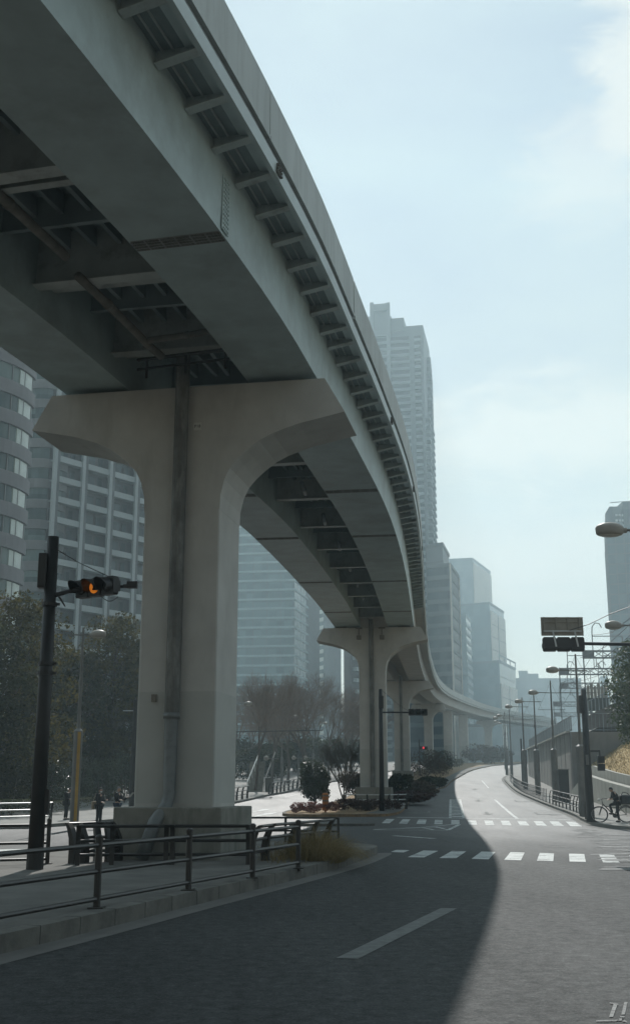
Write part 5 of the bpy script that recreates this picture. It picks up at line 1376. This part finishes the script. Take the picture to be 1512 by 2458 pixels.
# right hand tower with chamfered top
Yr = 430; a_ = Vector(XY(1474, 1600, Yr)); b_ = Vector(XY(1560, 1600, Yr - 4)); zr = AT(1460, 1216, Yr).z
rt = tower('tall slate blue tower cut by the right edge of the photo', [a_, b_, b_ + Vector((12, 50)), a_ + Vector((12, 50))], 12, zr - 8, glass('slate_glass', (.06, .095, .11), (.10, .145, .16), (3.2, 3.2, 3.9), .2), band_dk, 3.9, .4, .06, fins=3.2, finw=.25, findepth=.12, roof=False)
m = MB(); m.extrude([(a_.x, a_.y, zr - 8), (a_.x + 24, a_.y - 1, zr - 8), (a_.x + 24, a_.y - 1, zr), (a_.x + 1.8, a_.y, zr), (a_.x, a_.y, zr - 2.9)], (11, 46, 0)); m.build('sloping_crown', gl_grey, rt, True)
m = MB(); m.box((a_.x + 6.8 + 10, a_.y + 9, zr - 3), (20, 20, 9.6)); m.build('roof_block', gl_grey, rt, True)
m = MB()
for i in range(4):
    for j in range(5): m.box((a_.x + 4.2 + j * 1.3, a_.y - .6, zr - 3.6 - i * 2.1), (.9, .3, .8))
m.build('roof_louvre', M('louvre_white', (.7, .72, .72), .4, .05, 1.), rt, True)
m = MB(); m.bar((a_.x + 2.2, a_.y, zr + 1.6), (a_.x + 11, a_.y, zr + 2.2), .3); m.build('roof_rail', band_wh, rt, True)
m = MB(); m.bar((a_.x + 11.2, a_.y - .7, 14), (a_.x + 11.2, a_.y - .7, zr), .5, .5); m.build('facade_line', band_wh, rt, True)

# plaza stairs with a bright handrail
sb = Vector((AT(612, 1885, 112).x, 112, zg(112) + .15)); t = thing('stairs', 'plaza stairs with a bright sloping handrail, seen right of the nearest pier', 'stairs', sb)
m = MB()
for i in range(18): m.box((sb.x, sb.y + .3 * i, sb.z + .08 + .165 * i), (1.5, .3, .165))
m.build('steps', ped_m, t, True)
for x, mt in ((-.75, M('bright_handrail', (.8, .8, .78), .3, .05, 3.)), (.85, lampgrey)):
    m = MB(); m.tube([(sb.x + x, sb.y, sb.z + .9), (sb.x + x + .9, sb.y + 5.2, sb.z + 3.9)], .055, 8); m.build('handrail', mt, t, True)
    for i in range(5): m = MB(); m.tube([(sb.x + x + .18 * i, sb.y + 1.1 * i, sb.z + .55 * i), (sb.x + x + .18 * i, sb.y + 1.1 * i, sb.z + .9 + .62 * i)], .025, 6); m.build('handrail_post', mt, t, True)
m = MB(); m.box((sb.x + 1.3, sb.y + .6, sb.z + .65), (.7, .4, 1.3)); m.build('side_wall', kerb_m, t, True)
# ------------------------------------------------------------------ people
def skin_obj(name, J, E, mat, parent, root=0, sub=1, smooth=True):
    me = bpy.data.meshes.new(name); me.from_pydata([j[0] for j in J], E, []); o = bpy.data.objects.new(name, me); COL.objects.link(o)
    o.parent = parent; ROOT[o.name] = ROOT.get(parent.name, Vector((0, 0, 0)))
    o.modifiers.new('skin', 'SKIN'); 
    sv = me.skin_vertices[0].data
    for i, j in enumerate(J): r = j[1]; sv[i].radius = r if isinstance(r, tuple) else (r, r)
    sv[root].use_root = True
    s = o.modifiers.new('sub', 'SUBSURF'); s.levels = s.render_levels = sub
    me.materials.append(mat)
    return o
def chain(items):
    """items: dict name -> (pos, radius, parent name)"""
    names = list(items); J = [(items[n][0], items[n][1]) for n in names]
    E = [(names.index(items[n][2]), names.index(n)) for n in names if items[n][2]]
    return J, E
BULK = [1.0]
def person(label, base, rz, pose, top_m, leg_m, hair, group='people in the street', mask=None, coat=False):
    """pose: joint positions facing -Y (before the turn)"""
    t = thing('person', label, 'person', base, rz, group)
    P = {k: Vector(v) for k, v in pose.items()}
    def hand(it, s):
        w, e = P['wri' + s], P['elb' + s]; d = (w - e).normalized()
        f = (d + Vector((0, 0, -.25))).normalized(); sd = d.cross(Vector((0, 0, 1)))
        sd = sd.normalized() if sd.length > .1 else Vector((1, 0, 0))
        it['palm' + s] = (w + d * .07, (.036, .02), 'wri' + s)
        for k, (o_, L) in enumerate(((-.03, .07), (-.01, .08), (.01, .075), (.03, .06))):
            it['f%d%s' % (k, s)] = (w + d * .1 + sd * o_, .010, 'palm' + s); it['g%d%s' % (k, s)] = (w + d * .1 + sd * o_ * 1.1 + f * L, .008, 'f%d%s' % (k, s))
        it['th' + s] = (w + d * .05 - sd * .055 + Vector((0, 0, .02)), .011, 'wri' + s); it['ti' + s] = (w + d * .1 - sd * .065 + Vector((0, 0, .03)), .009, 'th' + s)
    it = {'pel': (P['pel'], (.15, .11), None), 'bel': (P['pel'].lerp(P['che'], .5), (.135, .1), 'pel'), 'che': (P['che'], (.17, .115), 'bel'), 'nec': (P['nec'], .058, 'che')}
    for s in 'LR':
        it['sho' + s] = (P['sho' + s], .062, 'che'); it['elb' + s] = (P['elb' + s], .042, 'sho' + s); it['wri' + s] = (P['wri' + s], .028, 'elb' + s); hand(it, s)
        it['hip' + s] = (P['hip' + s], .095, 'pel'); it['kne' + s] = (P['kne' + s], .06, 'hip' + s); it['ank' + s] = (P['ank' + s], .042, 'kne' + s); it['toe' + s] = (P['toe' + s], .036, 'ank' + s)
    J, E = chain(it); body = skin_obj('body', J, E, skin_m, t)
    # head with face, one surface joined on the neck
    hd = P['hea']; fw = (P['fac'] - hd).normalized(); sd = fw.cross(Vector((0, 0, 1))).normalized(); up = sd.cross(fw)
    m3 = Matrix((sd, fw, up)).transposed()
    m = MB(); n, mr = 14, 10; vs = []
    for i in range(mr + 1):
        th = PI * i / mr
        for k in range(n):
            ph = 2 * PI * k / n; x, y, z = math.sin(th) * math.cos(ph), math.sin(th) * math.sin(ph), math.cos(th)
            jaw = 1 - .28 * max(0, -z) ; v = Vector((x * .077 * jaw, y * .098 * (1 - .12 * max(0, -z)), z * .122))
            if y > .9 and -.35 < z < .1: v.y += .022 * (1 - abs(z + .15) * 2)
            if y > .7 and .05 < z < .3 and abs(x) > .2: v.y -= .008
            if y > .85 and -.65 < z < -.45: v.y += .006
            vs.append(m3 @ v + hd)
    m.add(vs, [(i * n + k, i * n + (k + 1) % n, (i + 1) * n + (k + 1) % n, (i + 1) * n + k) for i in range(mr) for k in range(n)])
    for s in (-1, 1): m.ellipsoid(hd + m3 @ Vector((s * .078, -.01, -.005)), (.012, .022, .03), 6, 5, m3)
    m.build('head', skin_m, t, smooth=True)
    m = MB()
    for s in (-1, 1): m.ellipsoid(hd + m3 @ Vector((s * .03, .085, .018)), (.013, .008, .008), 6, 5, m3)
    m.build('eyes', ink, t)
    hm = MB(); vs = []
    for i in range(7):
        th = PI * .62 * i / 6
        for k in range(n):
            ph = 2 * PI * k / n; x, y, z = math.sin(th) * math.cos(ph), math.sin(th) * math.sin(ph), math.cos(th)
            if y > .3: z = max(z, .42); 
            vs.append(m3 @ Vector((x * .087, y * .106 - .006, z * .132 + .004)) + hd)
    hm.add(vs, [(i * n + k, i * n + (k + 1) % n, (i + 1) * n + (k + 1) % n, (i + 1) * n + k) for i in range(6) for k in range(n)])
    hm.build('hair', hair, t, smooth=True)
    if mask:
        m = MB(); m.ellipsoid(hd + m3 @ Vector((0, .058, -.06)), (.06, .055, .05), 10, 6, m3); m.build('face_mask', mask, t, smooth=True)
    # jacket and trousers follow the body, a little wider
    g = .022
    it = {'pel': (P['pel'] + Vector((0, 0, -.22 if coat else .0)), (.2 if coat else .175, .15), None), 'bel': (P['pel'].lerp(P['che'], .5), (.165, .13), 'pel'), 'che': (P['che'], (.19, .14), 'bel'), 'nec': (P['che'].lerp(P['nec'], .75), .075, 'che')}
    for s in 'LR':
        it['sho' + s] = (P['sho' + s], .085, 'che'); it['elb' + s] = (P['elb' + s], .062, 'sho' + s); it['wri' + s] = (P['elb' + s].lerp(P['wri' + s], .93), .045, 'elb' + s)
    it = {k: (v[0], tuple(x * BULK[0] for x in v[1]) if isinstance(v[1], tuple) else v[1] * BULK[0], v[2]) for k, v in it.items()}
    J, E = chain(it); skin_obj('jacket', J, E, top_m, t)
    it = {'pel': (P['pel'], (.165, .125), None)}
    for s in 'LR':
        it['hip' + s] = (P['hip' + s], .108, 'pel'); it['kne' + s] = (P['kne' + s], .078, 'hip' + s); it['ank' + s] = (P['kne' + s].lerp(P['ank' + s], .97), .062, 'kne' + s)
    J, E = chain(it); skin_obj('trousers', J, E, leg_m, t)
    for s in 'LR':
        a, b_ = P['ank' + s], P['toe' + s]; dz = (b_ - a); m = MB()
        fwd = Vector((dz.x, dz.y, 0)); fwd = fwd.normalized() if fwd.length > .01 else Vector((0, -1, 0))
        ty = Matrix((fwd.cross(Vector((0, 0, 1))), fwd, Vector((0, 0, 1)))).transposed()
        m.ellipsoid(a + fwd * .06 + Vector((0, 0, -.035)), (.052, .145, .05), 10, 6, ty); m.build('shoe', black_c, t, smooth=True)
    return t
stand = dict(pel=(0, 0, .93), che=(0, -.01, 1.27), nec=(0, -.01, 1.47), hea=(0, -.03, 1.61), fac=(0, -.3, 1.56),
             shoL=(-.19, 0, 1.40), elbL=(-.24, -.03, 1.12), wriL=(-.15, -.26, 1.06), shoR=(.19, 0, 1.40), elbR=(.25, -.02, 1.12), wriR=(.13, -.3, 1.15),
             hipL=(-.09, 0, .88), kneL=(-.11, -.02, .48), ankL=(-.12, .03, .085), toeL=(-.14, -.13, .04), hipR=(.09, 0, .88), kneR=(.12, .0, .48), ankR=(.15, .03, .085), toeR=(.18, -.12, .04))
b1 = G(237, 1982, .15); b1.z = zg(b1.y) + .15
person('person in a long dark coat and white face mask looking at a phone', b1, R(62), stand, black_c, black_c, hair_m, mask=mask_m, coat=True)
w = Vector((b1.x, b1.y, b1.z)); rzm = Matrix.Rotation(R(62), 3, 'Z')
m = MB(); m.box(w + rzm @ Vector((.13, -.42, 1.2)), (.08, .014, .15), R(62)); ph = m.build('mobile_phone', polem); tag(ph, 'dark phone held by the person with the white mask', 'phone')
t = thing('shoulder_bag', 'beige shoulder bag hanging behind the masked person', 'bag', w + rzm @ Vector((-.12, .2, .75))); m = MB(); m.box(w + rzm @ Vector((-.1, .22, .92)), (.32, .12, .36), R(62)); m.build('bag_body', beige_c, t, True, bevel=.04)
m = MB(); m.tube([w + rzm @ Vector((-.22, .2, 1.08)), w + rzm @ Vector((-.2, .06, 1.45)), w + rzm @ Vector((.02, .19, 1.08))], .012, 5); m.build('strap', beige_c, t, True)
reach = dict(stand); reach.update(wriR=(.22, -.42, 1.22), elbR=(.26, -.14, 1.1), wriL=(-.14, -.22, 1.1), fac=(0, -.3, 1.58))
b2 = G(281, 1976, .15); b2.z = zg(b2.y) + .15
person('person with grey hair in a dark jacket and blue jeans holding out a pale sheet', b2, R(70), reach, black_c, navy_c, grey_c)
rzm = Matrix.Rotation(R(70), 3, 'Z'); w = b2
m = MB(); m.box((0, 0, 0), (.21, .3, .006), 0, Matrix.Rotation(R(70), 3, 'Z') @ Matrix.Rotation(R(-48), 3, 'X')); sh = m.build('paper_sheet', white_p); sh.location = w + rzm @ Vector((.22, -.62, 1.34)); tag(sh, 'pale sheet of paper held out by the person in jeans', 'paper')
b3 = gp(162, 61.5); lean = dict(stand); lean.update(nec=(0, -.1, 1.4), hea=(0, -.16, 1.53), fac=(0, -.4, 1.42), che=(0, -.06, 1.22))
person('person all in black standing behind the lamp post by the plaza fence', b3, R(80), lean, black_c, black_c, hair_m, coat=True)

# ------------------------------------------------------------------ cyclist, bicycle and delivery bag
cb_ = G(1475, 1974, .15); cb_.z = zg(cb_.y) + .15
bk = thing('bicycle', 'black city bicycle standing side on at the right kerb', 'bicycle', cb_)
# bicycle points toward -X; bottom bracket at x=0
wr_ = .345; xf, xr = -.62, .48
for x in (xf, xr):
    m = MB(); m.tube([(x + wr_ * math.cos(2 * PI * k / 24), 0, wr_ + wr_ * math.sin(2 * PI * k / 24)) for k in range(25)], .02, 8, cap=False); w_ = m.build('wheel', rubber, bk, smooth=True)
    m = MB(); m.tube([(x + .315 * math.cos(2 * PI * k / 24), 0, wr_ + .315 * math.sin(2 * PI * k / 24)) for k in range(25)], .012, 6, cap=False); m.build('rim', chrome, w_)
    m = MB()
    for k in range(18): a = 2 * PI * k / 18; m.bar((x, .02 * (-1) ** k, wr_), (x + .31 * math.cos(a), 0, wr_ + .31 * math.sin(a)), .004)
    m.lathe([(.022, -.05), (.022, .05)], 10, (x, 0, wr_), Matrix.Rotation(PI / 2, 3, 'X')); m.build('spokes', chrome, w_)
m = MB(); bbp, hdp, stp = Vector((0, 0, .29)), Vector((-.45, 0, .80)), Vector((.16, 0, .72))
for a, b_, r in ((bbp, hdp, .022), (bbp, stp, .018), (hdp + Vector((.02, 0, -.08)), stp + Vector((-.02, 0, -.08)), .018), (stp, Vector((xr, 0, wr_)), .011), (bbp, Vector((xr, 0, wr_)), .012)): m.tube([a, b_], r, 8)
m.tube([hdp + Vector((-.02, 0, .1)), hdp, Vector((-.5, 0, .66)), Vector((-.52, .06, .64)), Vector((xf, .06, wr_))], [.02, .02, .018, .014, .012], 8); m.tube([Vector((-.52, -.06, .64)), Vector((xf, -.06, wr_))], .013, 8); m.build('frame', polem, bk)
m = MB(); m.tube([hdp + Vector((-.02, 0, .08)), hdp + Vector((-.05, 0, .22))], .014, 8); m.tube([hdp + Vector((.1, .29, .25)), hdp + Vector((-.04, .16, .23)), hdp + Vector((-.05, -.16, .23)), hdp + Vector((.1, -.29, .25))], .013, 8); m.build('handlebar', polem, bk)
m = MB(); m.tube([stp, stp + Vector((.05, 0, .16))], .013, 8); m.ellipsoid(stp + Vector((.07, 0, .19)), (.15, .08, .035), 10, 6); m.build('saddle', polem, bk, smooth=True)
m = MB(); m.lathe([(.09, -.01), (.09, .01)], 16, (0, -.05, .29), Matrix.Rotation(PI / 2, 3, 'X')); m.tube([(0, -.07, .29), (-.13, -.07, .38)], .01, 6); m.tube([(0, .07, .29), (.13, .07, .2)], .01, 6); m.box((-.13, -.12, .38), (.09, .09, .02)); m.box((.13, .12, .2), (.09, .09, .02)); m.build('pedals', polem, bk)
m = MB(); m.ellipsoid(hdp + Vector((-.16, 0, .18)), (.07, .06, .06), 10, 6); m.build('front_lamp', white_p, bk, smooth=True)
m = MB(); m.box((xr + .02, 0, .77), (.5, .16, .02)); m.bar((xr, .07, .77), (xr, .07, wr_), .012); m.bar((xr, -.07, .77), (xr, -.07, wr_), .012); m.bar((xr - .3, 0, .77), stp, .02); m.build('rear_rack', polem, bk)
m = MB(); m.tube([(xr + (wr_ + .05) * math.cos(a), 0, wr_ + (wr_ + .05) * math.sin(a)) for a in [PI * (-.1 + .08 * k) for k in range(11)]], .022, 6); m.build('mudguard', polem, bk)
bk.scale = (1.22, 1.15, 1.1)
t = thing('delivery_bag', 'bulky black bag on the rear rack of the bicycle', 'bag', cb_ + Vector((xr * 1.22, 0, .86)))
m = MB(); m.box((.04, 0, .24), (.66, .5, .46)); m.build('bag_body', M('black_bag', (.012, .012, .013), .5, .3, 6., bmp=.5), t, bevel=.07)
m = MB(); m.box((.08, -.26, .25), (.3, .05, .26)); m.tube([(-.2, 0, .46), (-.1, 0, .6), (.1, 0, .56), (.2, 0, .46)], .02, 6); m.build('bag_pocket', black_c, t, bevel=.02)
ride = dict(pel=(.08, 0, .98), che=(-.06, 0, 1.32), nec=(-.13, 0, 1.47), hea=(-.21, 0, 1.58), fac=(-.42, -.05, 1.46),
            shoL=(-.09, .19, 1.42), elbL=(-.12, .3, 1.18), wriL=(-.28, .2, 1.12), shoR=(-.09, -.19, 1.42), elbR=(-.02, -.32, 1.2), wriR=(-.24, -.2, 1.12),
            hipL=(.06, .09, .93), kneL=(-.3, .12, .83), ankL=(-.16, .13, .45), toeL=(-.32, .14, .42), hipR=(.06, -.1, .93), kneR=(.0, -.16, .52), ankR=(.06, -.22, .09), toeR=(-.1, -.25, .04))
BULK[0] = 1.22
t = person('person in a black jacket and dark cap astride the bicycle, looking down at a phone', cb_ + Vector((.1, -.02, 0)), 0, ride, black_c, black_c, M('black_cap', (.015, .015, .016), .7, .2, 8.))

# ------------------------------------------------------------------ air
hz = MB(); hz.box((60, 480, 131), (900, 1120, 266)); o = hz.build('haze', bpy.data.materials.new('haze_air')); tag(o, kind='stuff'); o['label'] = 'pale blue haze in the air'
hm_ = o.data.materials[0]; hm_.use_nodes = True; nt = hm_.node_tree; nt.nodes.remove(nt.nodes['Principled BSDF'])
pv = nt.nodes.new('ShaderNodeVolumePrincipled'); pv.inputs['Color'].default_value = (.68, .87, .95, 1); pv.inputs['Density'].default_value = HAZE; pv.inputs['Anisotropy'].default_value = .35
nt.links.new(pv.outputs[0], nt.nodes['Material Output'].inputs['Volume'])

# ------------------------------------------------------------------ sky, sun, camera
w = bpy.data.worlds.new('World'); sc.world = w; w.use_nodes = True; nt = w.node_tree; bg = nt.nodes['Background']
sky = nt.nodes.new('ShaderNodeTexSky'); sky.sky_type = 'NISHITA'; sky.sun_disc = False; sky.sun_elevation = R(SUN_EL); sky.sun_rotation = R(SUN_AZ)
sky.air_density = 1.0; sky.dust_density = .15; sky.ozone_density = 1.2
tc = nt.nodes.new('ShaderNodeTexCoord'); mp = nt.nodes.new('ShaderNodeMapping'); mp.inputs['Scale'].default_value = (1, 1, 2.6); nt.links.new(tc.outputs['Generated'], mp.inputs[0])
n1 = nt.nodes.new('ShaderNodeTexNoise'); n1.inputs['Scale'].default_value = 2.2; n1.inputs['Detail'].default_value = 7; n1.inputs['Roughness'].default_value = .55; n1.inputs['Distortion'].default_value = .3
nt.links.new(mp.outputs[0], n1.inputs['Vector'])
cl = ramp(nt, n1.outputs[0], [(.42, (.5, .5, .5)), (.72, (.95, .95, .95))])
# haze and thin cloud glow brightest on the sun's side of the sky and fade away from it
dt = nt.nodes.new('ShaderNodeVectorMath'); dt.operation = 'DOT_PRODUCT'; nt.links.new(tc.outputs['Generated'], dt.inputs[0])
dt.inputs[1].default_value = (math.sin(R(SUN_AZ)) * math.cos(R(SUN_EL)), math.cos(R(SUN_AZ)) * math.cos(R(SUN_EL)), math.sin(R(SUN_EL)))
mr = nt.nodes.new('ShaderNodeMapRange'); mr.interpolation_type = 'SMOOTHSTEP'; nt.links.new(dt.outputs['Value'], mr.inputs['Value'])
mr.inputs['From Min'].default_value = -.15; mr.inputs['From Max'].default_value = .75; mr.inputs['To Min'].default_value = BACK; mr.inputs['To Max'].default_value = 1.0
gl_ = nt.nodes.new('ShaderNodeVectorMath'); gl_.operation = 'SCALE'; gl_.inputs[0].default_value = CLOUD; nt.links.new(mr.outputs[0], gl_.inputs['Scale'])
sx = nt.nodes.new('ShaderNodeSeparateXYZ'); nt.links.new(tc.outputs['Generated'], sx.inputs[0])
hzn = ramp(nt, sx.outputs['Z'], [(.05, (1.2, 1.0, .83)), (.3, (1.14, .98, .85)), (.5, (1.03, .985, .95))])
# soft cumulus and streaks on the right hand side of the sky
def blob(d, rad, lo, hi, amt):
    d = Vector(d).normalized(); s_ = nt.nodes.new('ShaderNodeVectorMath'); s_.operation = 'SUBTRACT'; nt.links.new(tc.outputs['Generated'], s_.inputs[0]); s_.inputs[1].default_value = d
    m_ = nt.nodes.new('ShaderNodeVectorMath'); m_.operation = 'MULTIPLY'; nt.links.new(s_.outputs[0], m_.inputs[0]); m_.inputs[1].default_value = tuple(1 / r_ for r_ in rad)
    l_ = nt.nodes.new('ShaderNodeVectorMath'); l_.operation = 'LENGTH'; nt.links.new(m_.outputs[0], l_.inputs[0])
    n_ = nt.nodes.new('ShaderNodeTexNoise'); n_.inputs['Scale'].default_value = 14; n_.inputs['Detail'].default_value = 8; n_.inputs['Roughness'].default_value = .6; n_.inputs['Distortion'].default_value = .6; nt.links.new(mp.outputs[0], n_.inputs['Vector'])
    a_ = nt.nodes.new('ShaderNodeMath'); a_.operation = 'MULTIPLY_ADD'; nt.links.new(n_.outputs[0], a_.inputs[0]); a_.inputs[1].default_value = -2.2; nt.links.new(l_.outputs['Value'], a_.inputs[2])
    r_ = nt.nodes.new('ShaderNodeMapRange'); r_.interpolation_type = 'SMOOTHSTEP'; nt.links.new(a_.outputs[0], r_.inputs['Value']); r_.inputs['From Min'].default_value = lo; r_.inputs['From Max'].default_value = hi; r_.inputs['To Min'].default_value = amt; r_.inputs['To Max'].default_value = 0
    return r_.outputs[0]
def D(px, py): return ray(px, py)
def wadd(a_, b_):
    m_ = nt.nodes.new('ShaderNodeMath'); m_.operation = 'MAXIMUM'; nt.links.new(a_, m_.inputs[0]); nt.links.new(b_, m_.inputs[1]); return m_.outputs[0]
cw = wadd(blob(D(1545, 170), (.045, .2, .075), -.75, .15, .75), blob(D(1350, 1040), (.17, .3, .045), -.9, .3, .7))
cw = wadd(cw, blob(D(1250, 1330), (.2, .3, .04), -.9, .35, .5)); cw = wadd(cw, blob(D(1430, 400), (.06, .2, .05), -.8, .3, .4))
cc_ = mix(nt, cl, sky.outputs[0], gl_.outputs[0])
cc_ = mix(nt, 1.0, cc_, hzn, 'MULTIPLY')
cc_ = mix(nt, cw, cc_, WHITE)
nt.links.new(cc_, bg.inputs[0]); bg.inputs[1].default_value = SKY
sd = bpy.data.lights.new('sun', 'SUN'); sd.energy = SUN; sd.angle = R(.5); sd.color = (1, .975, .93)
so = bpy.data.objects.new('sun', sd); COL.objects.link(so)
dirv = Vector((math.sin(R(SUN_AZ)) * math.cos(R(SUN_EL)), math.cos(R(SUN_AZ)) * math.cos(R(SUN_EL)), math.sin(R(SUN_EL))))
so.rotation_euler = dirv.to_track_quat('Z', 'Y').to_euler(); so.location = (0, 0, 200)
cam = bpy.data.cameras.new('camera'); co = bpy.data.objects.new('camera', cam); COL.objects.link(co); sc.camera = co
cam.sensor_fit = 'VERTICAL'; cam.sensor_height = 36; cam.lens = 36 * F / 2458; cam.clip_end = 8000; cam.clip_start = .1
co.location = (0, 0, EYE); co.rotation_euler = (PI / 2 + TH, 0, 0)
vs_ = sc.view_settings; vs_.view_transform = 'Standard'; vs_.look = 'None'; vs_.gamma = 1; vs_.exposure = EXPO; vs_.use_curve_mapping = False
sc.render.engine = 'CYCLES'; sc.cycles.use_denoising = True; sc.cycles.denoising_prefilter = 'ACCURATE'; sc.cycles.max_bounces = 6; sc.cycles.diffuse_bounces = 3; sc.cycles.glossy_bounces = 3; sc.cycles.transmission_bounces = 3; sc.cycles.volume_bounces = 1
sc.cycles.sample_clamp_indirect = 4; sc.cycles.caustics_reflective = False; sc.cycles.caustics_refractive = False
